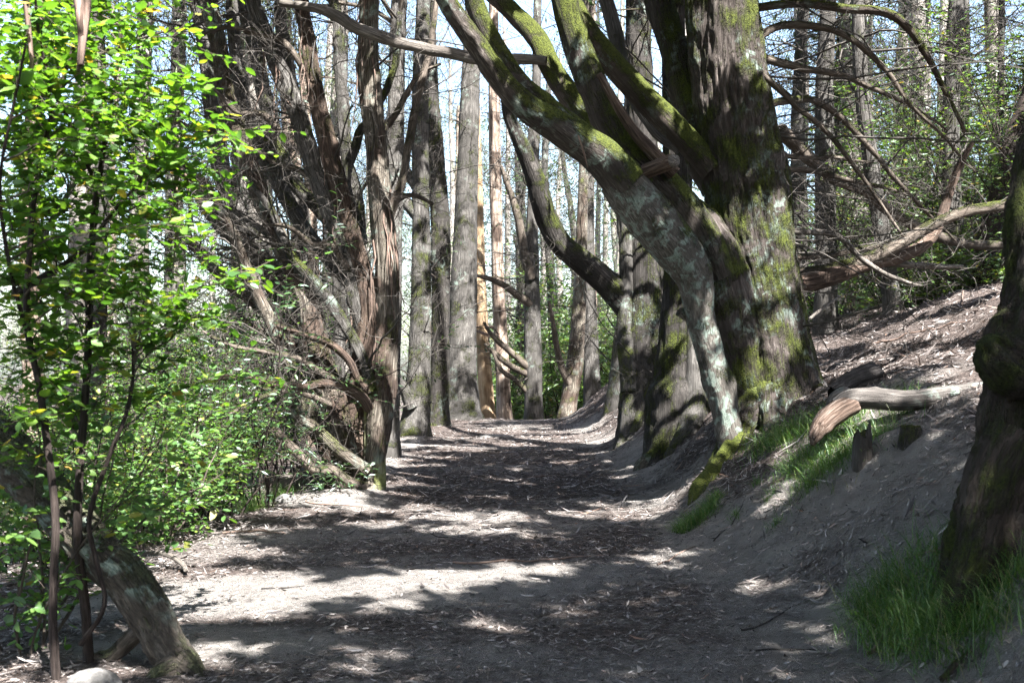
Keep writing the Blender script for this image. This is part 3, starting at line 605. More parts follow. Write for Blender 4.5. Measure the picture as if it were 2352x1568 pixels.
for pts, d0, d1, m in [
    ([(848, 940, 24), (830, 912, 24), (795, 890, 24), (745, 884, 22), (690, 892, 20), (630, 886, 18), (570, 872, 16), (515, 868, 12), (460, 880, 8)], 12.6, 12.0, 'red'),
    ([(845, 1080, 30), (810, 1058, 28), (765, 1022, 28), (722, 985, 26), (680, 965, 22), (645, 930, 20), (620, 900, 15), (590, 890, 10)], 12.7, 12.3, 'tan'),
    ([(840, 1120, 30), (800, 1104, 26), (760, 1078, 26), (715, 1080, 24), (672, 1040, 22), (640, 1005, 20), (622, 985, 14), (600, 1000, 9)], 12.6, 12.1, 'twigm'),
    ([(770, 1150, 30), (758, 1120, 24), (738, 1075, 18), (700, 1050, 12)], 12.6, 12.6, 'dark'),
    ([(850, 900, 20), (820, 870, 18), (800, 830, 18), (760, 790, 20), (700, 770, 18), (640, 750, 12)], 12.8, 12.6, 'red'),
    ([(800, 880, 16), (740, 862, 16), (690, 830, 15), (610, 812, 14), (540, 800, 10), (470, 760, 6)], 12.9, 12.2, 'twigm'),
    ([(760, 930, 15), (700, 905, 14), (640, 900, 12), (570, 930, 10), (520, 960, 6)], 12.5, 11.9, 'twigm'),
    ([(740, 840, 18), (660, 780, 16), (600, 760, 14), (540, 720, 10)], 13.2, 13.0, 'tan'),
    ([(650, 560, 16), (580, 520, 15), (520, 480, 13), (470, 430, 10), (400, 400, 6)], 13.4, 13.6, 'cyp'),
    ([(740, 440, 15), (690, 390, 14), (630, 370, 12), (570, 330, 10), (500, 320, 7), (430, 340, 4)], 13.3, 13.2, 'twigm'),
    ([(560, 330, 16), (520, 300, 14), (470, 310, 12), (410, 280, 9), (350, 285, 5)], 13.4, 13.2, 'twigm'),
    ([(640, 300, 16), (600, 262, 14), (545, 258, 12), (490, 200, 9), (430, 170, 6)], 13.2, 13.0, 'twigm'),
    ([(700, 160, 16), (650, 100, 14), (600, 80, 12), (530, 60, 9), (460, 75, 5)], 13.2, 12.9, 'twigm'),
    ([(860, 330, 16), (900, 270, 14), (930, 210, 12), (960, 170, 9), (1010, 150, 5)], 13.1, 13.4, 'twigm'),
    ([(870, 520, 16), (905, 470, 14), (950, 450, 11), (1000, 470, 7)], 13.1, 13.5, 'twigm'),
    ([(800, 620, 15), (760, 560, 14), (720, 555, 12), (670, 520, 10), (610, 515, 6)], 13.0, 12.8, 'twigm')]:
    branch(t, pts, d0, d1, m, 12, .06, (.02, .2, .007), .14, twn=14, knots=3, tw=(.25, .8), tr=.006)
for k, (o, p, rr) in enumerate(Wst):
    dead_branches(t, p, rr, 20 if k < 6 else 9, (.7, 6.2), (.6, 2.1), (-.8, .2, .25), .03, .011, 8, 4, subs=(.25, .8), wander=.25)
# strips of peeling bark on the front stem
for k in range(26):
    o, p, rr = Wst[int(rng.choice([0, 0, 1, 3]))]; i = int(rng.integers(int(len(p)*.35), len(p)-6)); a = rng.uniform(3.3, 6.1)
    s = p[i]+np.array([math.cos(a), math.sin(a), 0])*rr[i]*1.02; L = rng.uniform(.3, 1.1)
    q = np.array([s+np.array([math.cos(a)*.035*f, math.sin(a)*.035*f, 0])*(1+2*f)+np.array([rng.normal(0, .015), rng.normal(0, .015), -L*f]) for f in np.linspace(0, 1, 6)])
    B = MB(); twigs(B, q[None], [.013], [.004], 4); B.build('bark_strip', M['strip'], o)
CLUMP = t
# smooth olive wood showing where the front stem has lost its bark
branch(t, [(848, 1165, 84), (856, 1120, 66), (863, 1040, 54), (870, 940, 60), (878, 850, 52), (884, 770, 40), (888, 680, 10)], 12.93, 13.05, 'olive', 30, .04, (.06, .4, .008), .1, name='bare_wood', knots=2)
# a second leaning cypress standing just behind it
t = thing('leaning_cypress', 'leaning cypress with several curved grey stems behind the many-stemmed one', 'tree', tuple(V(770, 1060, 15.5)))
for k, (pts, d0, d1, m) in enumerate([
    ([(770, 1075, 60), (740, 960, 56), (700, 830, 52), (650, 700, 50), (600, 590, 46), (545, 480, 44), (505, 370, 42), (490, 250, 42), (478, 130, 42), (455, 20, 40), (440, -70, 36)], 15.5, 16.0, 'cyp'),
    ([(760, 900, 30), (690, 740, 34), (620, 620, 34), (540, 540, 32), (470, 470, 30), (420, 400, 26), (380, 320, 20)], 15.4, 15.2, 'tan'),
    ([(720, 860, 26), (705, 700, 34), (690, 560, 34), (668, 430, 34), (630, 300, 34), (596, 180, 34), (572, 60, 32), (560, -60, 28)], 15.7, 16.2, 'cypm'),
    ([(780, 900, 28), (790, 720, 30), (775, 560, 30), (745, 420, 30), (700, 300, 30), (660, 170, 30), (640, 50, 28), (640, -50, 26)], 15.9, 16.4, 'cyp'),
    ([(690, 800, 22), (600, 700, 26), (520, 650, 24), (450, 560, 20), (400, 520, 14)], 15.0, 14.6, 'tan'),
    ([(800, 800, 26), (840, 640, 28), (830, 500, 28), (800, 380, 28), (790, 250, 28), (780, 120, 26), (760, 0, 24)], 16.2, 16.6, 'cypm')]):
    P, r = line(pts, d0, d1)
    if k == 0: P, r = root_pt(P, r)
    B = MB(); p, rr = tube(B, P, r, 30, .06, (.03, .4, .014), .14, 1.5, .9, seed=k*2.9+.7, knots=5, gnarl=.12 if k else .05); B.build('trunk' if k == 0 else 'stem', M[m], t)
    dead_branches(t, p, rr, 16, (1.0, 7), (.6, 2.2), (-.7, .0, .25), .03, .012, 8, 4, subs=(.25, .9), wander=.25, each=2)

# ---- the row of grey trunks down the left side and the far end of the path
def trunk_tree(name, label, pts, d0, d1, mat, top, nb=16, bias=(-.6, 0, .1), group=None, sides=36, hero=True, zr=(.8, 11), Lr=(.8, 2.8), base=.32, drift=(0, 0), ridge=(.028, .5, .016), br=.013, each=4, flute=.07):
    b0 = V(pts[0][0], pts[0][1], d0); t = thing(name, label, 'tree', tuple(b0), group)
    P, r = line(pts, d0, d1); P, r = root_pt(P, r, .5); P, r = up_to(P, r, top, drift)
    B = MB(); p, rr = tube(B, P, r, sides, .07 if d0 < 30 else .12, ridge, flute, 1.5, .5, seed=rng.uniform(0, 40), base=base, cap=True, knots=4); B.build('trunk', M[mat], t)
    if nb: dead_branches(t, p, rr, nb, zr, Lr, bias, .03, br, 8, 4, each=each)
    if hero: HERO.append((t, P[-3:], top))
    return t, p, rr
trunk_tree('cypress_tree', 'straight grey trunk half hidden close behind the many-stemmed cypress', [(893, 1048, 62), (894, 980, 50), (896, 860, 46), (898, 700, 46), (902, 500, 42), (908, 300, 38), (915, 60, 34)], 18, 18.2, 'cyp', 13, 26)
tt_, p_, r_ = trunk_tree('cypress_tree', 'grey trunk with a low forked stub, moss at its foot beside the path', [(950, 1005, 84), (956, 950, 64), (962, 880, 54), (966, 760, 48), (968, 600, 44), (966, 400, 40), (966, 200, 36), (972, 0, 32)], 22, 22.3, 'cypm', 14, 32, bias=(-.9, 0, .2))
branch(tt_, [(945, 935, 30), (932, 895, 26), (915, 862, 20), (905, 835, 14)], 21.8, 21.6, 'cyp', twn=5)
branch(tt_, [(962, 500, 30), (935, 470, 28), (905, 440, 24), (880, 400, 18), (862, 350, 12)], 22.2, 22.4, 'cypm', twn=10)
branch(tt_, [(965, 440, 26), (940, 400, 24), (910, 350, 20), (890, 280, 14)], 22.2, 22.6, 'cypm', twn=10)
trunk_tree('cypress_tree', 'slim dark grey trunk between two paler ones in the left row', [(1004, 988, 62), (1007, 930, 46), (1011, 820, 44), (1013, 650, 43), (1011, 500, 42), (1000, 350, 40), (990, 200, 34), (984, 0, 30)], 25, 25.3, 'bank', 15, 28)
trunk_tree('cypress_tree', 'stout sunlit grey trunk with flared base at the far left path edge', [(1066, 972, 96), (1064, 930, 76), (1062, 840, 66), (1064, 700, 60), (1069, 520, 52), (1076, 340, 46), (1082, 160, 42), (1088, 0, 38)], 28, 28.3, 'cyp', 16, 26, base=.5)
e1, p_, r_ = trunk_tree('eucalyptus_tree', 'smooth tan eucalyptus trunk with a curl of peeled bark', [(1122, 985, 40), (1116, 900, 34), (1110, 800, 31), (1104, 700, 28), (1099, 560, 26), (1095, 400, 24), (1090, 200, 22), (1088, 0, 20)], 33, 33.3, 'euct', 17, 5, ridge=(.08, .8, .008), each=1, base=.15)
for k in range(7):                                  # the curl of bark caught round the trunk
    a = rng.uniform(0, 6.28, 1)[0]; c = V(1112, 757+rng.uniform(-8, 10), 32.8)
    th = np.linspace(0, rng.uniform(1.5, 3.0), 8)+a; rad = np.linspace(.2, rng.uniform(.35, .75), 8)
    q = c+np.stack([np.cos(th)*rad, np.sin(th)*rad*.8, -.35*np.linspace(0, 1, 8)**2*rng.uniform(-.3, 1.2)], 1)
    B = MB(); twigs(B, q[None], [.035], [.02], 4); B.build('bark_strip', M['strip'], e1)
trunk_tree('eucalyptus_tree', 'pale sunlit trunk with ragged bark right of the tan eucalyptus', [(1160, 985, 46), (1156, 900, 34), (1150, 780, 31), (1144, 650, 29), (1140, 500, 28), (1136, 300, 26), (1134, 0, 22)], 35, 35.3, 'eucr', 17, 10, ridge=(.05, .6, .012), base=.3)
e3, p_, r_ = trunk_tree('cypress_tree', 'grey trunk with long dead boughs reaching left at the path end', [(1226, 982, 48), (1225, 900, 40), (1224, 800, 38), (1223, 700, 36), (1222, 620, 34), (1222, 520, 26), (1226, 380, 22), (1232, 200, 20), (1235, 0, 18)], 32, 32.3, 'cyp', 15, 30, base=.35)
for pts in ([(1222, 850, 22), (1185, 818, 17), (1150, 790, 14), (1125, 765, 10), (1110, 742, 6)], [(1216, 860, 18), (1180, 846, 15), (1140, 815, 12), (1115, 790, 7)], [(1222, 700, 20), (1190, 680, 18), (1155, 655, 15), (1120, 640, 12), (1090, 632, 6)],
            [(1222, 640, 26), (1204, 570, 24), (1190, 500, 20), (1170, 430, 14), (1150, 380, 8)], [(1218, 905, 14), (1180, 870, 12), (1150, 850, 10), (1130, 800, 6)]):
    branch(e3, pts, 32, 31.6, 'twigm', 10, .1, None, .1, twn=8, knots=2, tw=(.4, 1.2), tr=.01)
e4, p_, r_ = trunk_tree('cypress_tree', 'reddish grey trunk leaning right with a forked stub at path end', [(1300, 972, 46), (1308, 920, 38), (1320, 840, 38), (1328, 740, 32), (1334, 620, 28), (1338, 480, 24), (1345, 250, 20), (1350, 0, 18)], 33, 33.3, 'tan', 15, 24, base=.3)
branch(e4, [(1312, 885, 24), (1292, 850, 18), (1280, 800, 14), (1272, 740, 10), (1262, 690, 6)], 33, 32.6, 'twigm', 10, .1, None, .1, twn=6)
trunk_tree('cypress_tree', 'rightmost grey trunk at the path end beside the bank', [(1362, 962, 46), (1360, 900, 40), (1358, 800, 34), (1354, 680, 28), (1352, 520, 24), (1350, 300, 20), (1346, 0, 18)], 34, 34.2, 'cyp', 15, 26, base=.3)
# ---- big trunks on the bank behind the great cypress
t, p_, r_ = trunk_tree('bank_cypress_tree', 'broad dark furrowed trunk on the bank throwing a limb over the path', [(1488, 935, 130), (1486, 880, 112), (1486, 800, 96), (1488, 700, 84), (1488, 600, 78), (1484, 500, 74), (1478, 380, 68), (1470, 200, 60), (1465, 0, 52)], 18, 18.3, 'bank', 14, 12, bias=(.2, 0, .2), sides=80, ridge=(.04, .5, .03), base=.4)
branch(t, [(1500, 800, 50), (1476, 745, 66), (1432, 690, 64), (1380, 640, 58), (1330, 598, 54), (1292, 560, 52), (1262, 510, 50), (1242, 460, 48), (1228, 410, 44), (1205, 350, 38), (1175, 280, 30), (1160, 220, 22)], 18.35, 17.4, 'bank', 30, .06, (.03, .14, .010), .09, name='limb', knots=3, twn=16)
branch(t, [(1448, 900, 44), (1440, 820, 40), (1436, 720, 34), (1436, 600, 34), (1432, 500, 32), (1428, 400, 28), (1420, 250, 24)], 17.8, 18.4, 'cypm', 24, .06, (.03, .4, .014), .12, name='stem', knots=4)
for pts in ([(1480, 840, 40), (1455, 900, 44), (1430, 935, 30), (1400, 958, 14)], [(1500, 830, 40), (1486, 900, 50), (1462, 930, 36), (1440, 950, 16)]): branch(t, pts, 18.1, 17.2, 'cypm', 18, .05, (.03, .2, .01), .12, name='root')
t, p_, r_ = trunk_tree('bank_cypress_tree', 'mossy trunk on the bank touching the great cypress stem', [(1562, 925, 150), (1562, 860, 112), (1562, 760, 88), (1562, 650, 74), (1560, 520, 66), (1556, 380, 60), (1552, 200, 54), (1550, 0, 48)], 15.2, 15.5, 'bank', 13, 10, bias=(.2, 0, .2), sides=70, ridge=(.04, .5, .028), base=.42)
branch(t, [(1580, 640, 20), (1596, 780, 40), (1596, 870, 50), (1588, 920, 52), (1570, 960, 46), (1545, 990, 28), (1530, 1005, 14)], 15.2, 14.3, 'cypm', 24, .04, (.03, .2, .016), .12, name='root')
branch(t, [(1590, 900, 36), (1550, 975, 34), (1510, 1020, 30), (1475, 1060, 24), (1452, 1085, 12)], 15.0, 14.8, 'stem', 24, .05, (.04, .3, .02), .14, name='root')

# ---- leaning trunk at the lower left
t = thing('leaning_tree', 'leaning crooked grey-brown trunk crossing the lower left corner', 'tree', tuple(V(420, 1545, 5.6)))
P, r = line([(425, 1548, 92), (404, 1505, 88), (372, 1452, 92), (330, 1385, 96), (285, 1325, 92), (235, 1280, 90), (185, 1225, 92), (130, 1165, 100), (70, 1100, 110), (5, 1030, 112), (-90, 930, 104), (-220, 780, 92), (-330, 600, 80)], 5.55, 6.2)
P = np.vstack([V(455, 1590, 5.5)-np.array([0, 0, .15]), P]); r = np.concatenate([[.12], r])
B = MB(); p, rr = tube(B, P, r, 64, .022, (.03, .12, .016), .12, 1.5, 1.6, seed=4.4, base=.35, knots=9); B.build('trunk', M['lean'], t)
P2, r2 = up_to(P[-1:], r[-1:], 10.5, (-1.4, .4)); B = MB(); tube(B, P2, r2, 14, .3, None); B.build('upper_trunk', M['lean'], t); HERO.append((t, P2[-3:], 10))
branch(t, [(345, 1425, 40), (300, 1462, 36), (255, 1490, 34), (220, 1520, 30), (190, 1545, 20)], 5.7, 5.75, 'lean', 18, .03, (.02, .1, .006), .1, name='prop_root')
for pts in ([(420, 1520, 60), (450, 1545, 34), (470, 1556, 12)], [(400, 1530, 60), (360, 1575, 40), (330, 1600, 20)]): branch(t, pts, 5.5, 5.4, 'lean', 16, .03, (.02, .1, .006), .1, name='root')
branch(t, [(205, 1250, 50), (255, 1300, 40), (300, 1350, 20)], 5.75, 5.72, 'lean', 14, .03, None, .15, name='dead_stub')

# ---- background trunks, copies of a few templates with their own brush of dead branches
def template(kind, seed, h, r, mat, nb, lean):
    B = MB(); z = np.linspace(-.8, h, 9); 
    P = np.stack([lean*z/h+.12*np.sin(z*.7+seed), .1*np.cos(z*.5+seed*2), z], 1); rr = r*np.linspace(1.25, .4, 9); rr[0] *= 1.25
    ev = kind == 'eucalyptus_tree'
    p, r_ = tube(B, P, rr, 18, .25, (.06, .9, .012) if ev else (.035, .5, .016), .08, 1.4, .4, seed=seed, base=.2, knots=3)
    parts = [('trunk', B.mesh('trunk', M[mat]), None)]
    n = nb; i = rng.integers(int(len(p)*.14), len(p), n); a = rng.uniform(0, 6.283, n)
    A = grow(p[i], np.stack([np.cos(a), np.sin(a), rng.uniform(-.1, .6, n)], 1), rng.uniform(.9, 3.0, n)*(1 if not ev else .8), 8, .24, .02)
    rb = rng.uniform(.008, .028, n); B = MB(); twigs(B, A, rb, rb*.25, 4)
    s, d, L = children(A, 7, (.35, 1.2), .9, .2, 1); T = grow(s, d, L, 5, .3, .02); twigs(B, T, .006, .002, 3)
    s, d, L = children(T, 3, (.2, .7), .9, .2, 1); U = grow(s, d, L, 4, .3, .0); twigs(B, U, .0035, .0015, 3)
    parts.append(('dead_twig_mass', B.mesh('dead_twig_mass', M['twig']), 'stuff'))
    B = MB()
    if ev:      # hanging clumps of narrow leaves
        k = rng.choice(len(T), 250); st = T[k, -1]+rng.normal(0, .5, (250, 3)); st = st[st[:, 2] > h*.12]
        q = np.repeat(st, 13, 0)+rng.normal(0, .22, (len(st)*13, 3)); ax = rng.normal(0, .55, q.shape)+np.array([0, 0, -1.]); leaves(B, q, ax, rng.normal(0, 1, q.shape), rng.uniform(.12, .24, len(q)), rng.uniform(.025, .04, len(q)), 'rh')
    else:
        k = rng.choice(len(U), 130); st = U[k, -1]; st = st[st[:, 2] > h*.55]
        q = np.repeat(st, 12, 0)+rng.normal(0, .13, (len(st)*12, 3)); leaves(B, q, rng.normal(0, 1, q.shape)+np.array([0, 0, -.2]), rng.normal(0, 1, q.shape), rng.uniform(.10, .22, len(q)), rng.uniform(.03, .06, len(q)), 'rh')
    parts.append(('crown', B.mesh('crown', M['eucl' if ev else 'cypl']), 'stuff'))
    return kind, parts, r
TPL = [template('cypress_tree', 1.1, 13, .20, 'cyp', 58, .5), template('cypress_tree', 2.7, 12, .15, 'cypm', 62, -.6), template('cypress_tree', 5.2, 11, .11, 'cyp', 66, .9),
       template('eucalyptus_tree', 3.1, 20, .30, 'euc', 26, .4), template('eucalyptus_tree', 4.6, 18, .20, 'eucr', 22, -.7), template('eucalyptus_tree', 6.3, 19, .24, 'euc', 20, .9)]
def plant(ti, px, d, wpx, label, group=None, rz=None, hz=1.0):
    kind, parts, r = TPL[ti]; x = (px-CX)/FPX*d; z = float(H(x, d, False))
    t = thing(kind, label, 'tree', (x, d, z), group); s = wpx*.5/FPX*d/r; t.rotation_euler = (0, 0, rng.uniform(0, 6.28) if rz is None else rz)
    for nm, me, kd in parts:
        o = bpy.data.objects.new(nm, me); COL.objects.link(o); o.parent = t
        if nm == 'trunk': o.scale = (s, s, hz)
        else: o.scale = (1, 1, hz)
        if kd: o['kind'] = kd
    return t
def near_mark(px):
    marks = [(62, 'the dark reddish trunk'), (185, 'the pale left eucalyptus'), (300, 'the eucalyptus over the sapling'), (415, 'the sunlit eucalyptus'), (590, 'the broad bright eucalyptus'), (690, 'the rusty eucalyptus'), (780, 'the pale brush-hidden trunk'), (893, 'the half hidden grey trunk'), (955, 'the forked grey trunk'), (1066, 'the stout sunlit trunk'),
             (1122, 'the tan eucalyptus'), (1158, 'the ragged pale trunk'), (1226, 'the trunk with long boughs'), (1310, 'the reddish leaning trunk'), (1362, 'the rightmost path-end trunk'), (1488, 'the broad bank trunk'), (1830, 'the great cypress'), (1890, 'the grey fissured trunk'), (1965, 'the large pale eucalyptus'), (2040, 'the dark slim trunk'), (2130, 'the high sunlit eucalyptus'), (2210, 'the green trunk'), (2300, 'the dark leaning hillside tree')]
    m = min(marks, key=lambda q: abs(q[0]-px)); return ('left of ' if px < m[0] else 'right of ')+m[1]
def bgt(tis, px, dr, wr, tail, group):
    ti = int(rng.choice(tis)); w_ = rng.uniform(*wr)
    look = ['grey', 'mossy', 'thin grey', 'pale smooth', 'rusty ragged', 'pale leaning'][ti]
    plant(ti, px, rng.uniform(*dr), w_, f"{'slender' if w_ < sum(wr)/2 else 'sturdy'} {look} trunk {tail}, {near_mark(px)}", group)
for a in [(4, 62, 17, 40, 'dark reddish trunk behind the leafy sapling at the left edge'), (3, 185, 19, 58, 'pale eucalyptus trunk behind the leafy sapling'), (0, 240, 16, 34, 'dark cypress trunk between sapling leaves and pale eucalyptus'),
          (5, 300, 24, 44, 'eucalyptus trunk with hanging bark seen over the sapling'), (3, 415, 27, 40, 'sunlit eucalyptus trunk left of the many-stemmed cypress'), (5, 590, 26, 58, 'broad bright eucalyptus trunk seen between the cypress stems'),
          (4, 690, 30, 40, 'rusty eucalyptus trunk behind the cypress stems'), (3, 780, 33, 44, 'pale trunk glimpsed through the cypress brush'),
          (3, 1965, 26, 74, 'large pale eucalyptus with peeling bark on the hillside'), (0, 1890, 20, 44, 'grey fissured trunk right of the great cypress'), (2, 2040, 19, 34, 'dark slim trunk beside the pale hillside eucalyptus'),
          (5, 2130, 31, 44, 'sunlit eucalyptus trunk high on the hillside'), (0, 1830, 23, 34, 'thin trunk touching the right side of the great cypress'), (1, 2210, 20, 40, 'ivy green trunk among the hillside bushes'),
          (3, 2300, 30, 40, 'pale trunk at the upper right corner'), (1, 1420, 24, 34, 'mossy trunk behind the limb over the path'), (0, 1270, 40, 26, 'thin trunk beyond the end of the path')]:
    plant(*a)
for k in range(12):
    px = rng.uniform(-60, 900); bgt([0, 1, 2, 2, 3, 4, 5], px, (22, 46), (16, 32), 'behind the left trees', 'background trunks left of the path')
for k in range(9):
    px = rng.uniform(1100, 1420); bgt([0, 1, 2, 3, 4], px, (38, 62), (12, 22), 'beyond the path end', 'background trunks beyond the path end')
for k in range(14):
    px = rng.uniform(1780, 2420); bgt([0, 1, 2, 2, 3, 5], px, (20, 42), (16, 32), 'up the hillside', 'background trunks on the hillside')
for k in range(24):
    d = rng.uniform(48, 85); px = rng.uniform(-200, 2550); bgt([3, 4, 5, 5], px, (48, 85), (12, 22), 'deep in the far woodland', 'distant eucalyptus trees')

for k in range(12):
    px = rng.uniform(820, 1460); bgt([3, 4, 5, 5], px, (44, 80), (12, 22), 'deep in the far woodland', 'distant eucalyptus trees')
# ---- dark leaning tree at the right above the bushes
t = thing('leaning_hillside_tree', 'dark bare trunk leaning right above the hillside bushes', 'tree', tuple(V(2265, 590, 19)))
P, r = line([(2262, 590, 52), (2275, 520, 46), (2300, 430, 44), (2320, 350, 42), (2345, 270, 40), (2380, 180, 36), (2420, 60, 30), (2450, -80, 24)], 19, 19.4); P, r = root_pt(P, r)
B = MB(); p, rr = tube(B, P, r, 26, .07, (.03, .4, .01), .08, seed=9.1, base=.2); B.build('trunk', M['dark'], t); dead_branches(t, p, rr, 16, (3, 9), (.8, 2.4), (-.7, -.2, .2), .03, .012, 7, 3)

# ================================================================== CANOPY: unseen crowns over the near trees, shaped to cast the dappled shade
def canopy():
    n = 32000
    x = rng.uniform(-15, 13, n); y = rng.uniform(-9, 33, n); lo = np.maximum(6.6, 2.3+.335*np.clip(y, 0, 99)); z = lo+rng.uniform(0, 1, n)**1.5*4.5
    p = np.stack([x, y, z], 1)
    tops = np.array([h[1][0] for h in HERO])
    own = np.argmin(np.linalg.norm(p[:, None, :2]-tops[None, :, :2], axis=2), 1)
    for k, (root, top, h) in enumerate(HERO):
        c = p[own == k]
        if not len(c): continue
        nl = min(14, max(5, len(c)//60)); tgt = c[rng.choice(len(c), nl, replace=False)]; st = top[rng.integers(0, len(top), nl)]
        f = np.linspace(0, 1, 8)[None, :, None]; A = st[:, None]*(1-f)+tgt[:, None]*f+rng.normal(0, .12, (nl, 8, 3))*np.sin(f*math.pi); keepA = ~np.any(in_shaft(A[:, 2:].reshape(-1, 3), 1, .06).reshape(nl, 6), 1)
        Bl = MB(); twigs(Bl, A[keepA] if keepA.any() else A[:1], .04, .01, 5); Bl.build('crown_branch_mass', M['twigm'], root, kind='stuff')
        q = np.repeat(c, 14, 0)+rng.normal(0, .26, (len(c)*14, 3))*np.array([1, 1, .6])
        s = ground_shadow(q)
        dap = .55*fbm(s[:, 0]*.5, s[:, 1]*1.0, 4.2, 2)+.45*fbm(s[:, 0]*1.5, s[:, 1]*3.2, 8.8, 2)
        thr = np.full(len(q), .475)
        thr = np.where((s[:, 1] < 9.2) & (s[:, 0] > -.4), .36, thr); thr = np.where((s[:, 1] < 6.8), .33, thr)
        thr = np.where((s[:, 1] > 8.6) & (s[:, 1] < 10.2) & (s[:, 0] < 1.5), .42, thr)
        thr = np.where(s[:, 0] > 3.2, .55, thr); thr = np.where((s[:, 1] > 20), .57, thr); thr = np.where(s[:, 0] < -2.3, .545, thr)
        q = q[(dap > thr) & ~in_shaft(q, 1.05, .09)]
        B = MB(); leaves(B, q, rng.normal(0, 1, q.shape), rng.normal(0, 1, q.shape)+np.array([0, 0, .8]), rng.uniform(.2, .36, len(q)), rng.uniform(.1, .18, len(q)), 'rh')
        if B.n: B.build('crown', M['cypl'], root, kind='stuff')
canopy()

# ================================================================== SHRUBS
def leaf_template(shape, nm, mat):
    out = []
    for k in range(4):
        B = MB(); s = 9 if shape == 'ov' else 6
        f = np.linspace(0, 1, s); wd = np.sin(np.clip(f, 0, 1)**.75*math.pi)**.8*.46; wd[0] = wd[-1] = .0
        ser = 1+.10*((np.arange(s) % 2)*2-1)*(shape == 'ov')
        cz = -.10*(f-.4)**2*(k+.5); v = []
        for i in range(s): v += [(f[i], -wd[i]*ser[i], cz[i]+.05), (f[i], 0, cz[i]), (f[i], wd[i]*ser[i], cz[i]+.05)]
        q = []
        for i in range(s-1): q += [(3*i, 3*i+1, 3*i+4, 3*i+3), (3*i+1, 3*i+2, 3*i+5, 3*i+4)]
        B.add(np.array(v), np.array(q)); out.append(B.mesh(nm, mat))
    return out
from mathutils import Matrix
def leaf_objects(root, pos, ax, nr, L, W, tpl, n):
    """the n leaves that show largest become parts of their own; returns the mask of the rest"""
    d = pos[:, 1]; vis = (np.abs((pos[:, 0])/d) < .46) & (np.abs((pos[:, 2]-CAM_H+.0)/d) < .33) & (d > 3)
    sc_ = np.where(vis, L/np.maximum(d, .1), 0); idx = np.argsort(-sc_)[:n]; o0 = wloc(root)
    ax = norm(ax); sd = norm(np.cross(nr, ax)); nn = np.cross(ax, sd)
    for k in idx:
        m = Matrix(((ax[k][0]*L[k], sd[k][0]*W[k], nn[k][0]*L[k], pos[k][0]-o0[0]), (ax[k][1]*L[k], sd[k][1]*W[k], nn[k][1]*L[k], pos[k][1]-o0[1]), (ax[k][2]*L[k], sd[k][2]*W[k], nn[k][2]*L[k], pos[k][2]-o0[2]), (0, 0, 0, 1)))
        o = bpy.data.objects.new('leaf', tpl[int(rng.integers(0, 4))]); COL.objects.link(o); o.parent = root; o.matrix_local = m
    mask = np.ones(len(pos), bool); mask[idx] = False; return mask
def leafy(twP, per, Lr, wr, horiz=1.0, droop=.15, start=.15):
    """leaves set alternately along twigs"""
    K, m, _ = twP.shape; f = np.linspace(start, 1.0, per)*(m-1); i = np.minimum(f.astype(int), m-2); g = (f-i)[None, :, None]
    pos = twP[:, i]*(1-g)+twP[:, i+1]*g; t = norm(twP[:, i+1]-twP[:, i])
    side = norm(np.cross(t, np.array([0, 0, 1.])))*np.where(np.arange(per) % 2, 1, -1)[None, :, None]
    ax = norm(t*.55+side*.9+rng.normal(0, .28, pos.shape)+np.array([0, 0, -droop])); nr = norm(np.array([0, 0, 1.])*horiz+rng.normal(0, .38, pos.shape))
    pos = pos.reshape(-1, 3)+rng.normal(0, .006, (K*per, 3)); L = rng.uniform(*Lr, len(pos)); W = L*rng.uniform(*wr, len(pos))
    return pos, ax.reshape(-1, 3), nr.reshape(-1, 3), L, W
TH = leaf_template('ov', 'leaf', M['hazel']); TLow = leaf_template('ov', 'leaf', M['low']); TBay = leaf_template('la', 'leaf', M['bay']); THill = leaf_template('la', 'leaf', M['hill'])

def shrub(name, label, base, hgt, rad, nst, ntw, per, Lr, wr, mat, tpl, shape='ov', nobj=0, bark='dark', sr=.012, stem_up=.25, twL=(.3, .7), horiz=1.0, group=None, lo=.15, bias=(0, 0, 0), keep=None, stem_each=True, cat='shrub'):
    t = thing(name, label, cat, tuple(base), group)
    a = rng.uniform(0, 6.283, nst); st = np.asarray(base)+np.stack([np.cos(a), np.sin(a), a*0], 1)*rad*.25*rng.uniform(.1, 1, (nst, 1)); st[:, 2] = H(st[:, 0], st[:, 1], False)-.1
    d = np.stack([np.cos(a)*rad/hgt, np.sin(a)*rad/hgt, np.ones(nst)], 1)+np.asarray(bias)
    S = grow(st, d, hgt*rng.uniform(.65, 1.1, nst), 10, .16, stem_up*.1)
    if stem_each:
        for k in range(nst):
            B = MB(); tube(B, S[k], np.linspace(sr, sr*.35, 10)*rng.uniform(.7, 1.3), 7, .08, None, .05); B.build('stem', M[bark], t)
    else:
        B = MB(); twigs(B, S, sr, sr*.35, 5); B.build('stem_mass', M[bark], t, kind='stuff')
    s, d, L = children(S, ntw, twL, 1.1, lo, 1.0); d[:, 2] *= .5; T = grow(s, d, L, 6, .2, .0)
    if keep is not None: T = T[keep(T[:, 3])]
    B = MB(); twigs(B, T, sr*.28, sr*.12, 3); B.build('twig_mass', M['twigm'], t, kind='stuff')
    pos, ax, nr, L, W = leafy(T, per, Lr, wr, horiz)
    m = np.ones(len(pos), bool)
    if nobj: m = leaf_objects(t, pos, ax, nr, L, W, tpl, nobj)
    B = MB(); leaves(B, pos[m], ax[m], nr[m], L[m], W[m], shape); B.build('foliage', M[mat], t, kind='stuff')
    return t

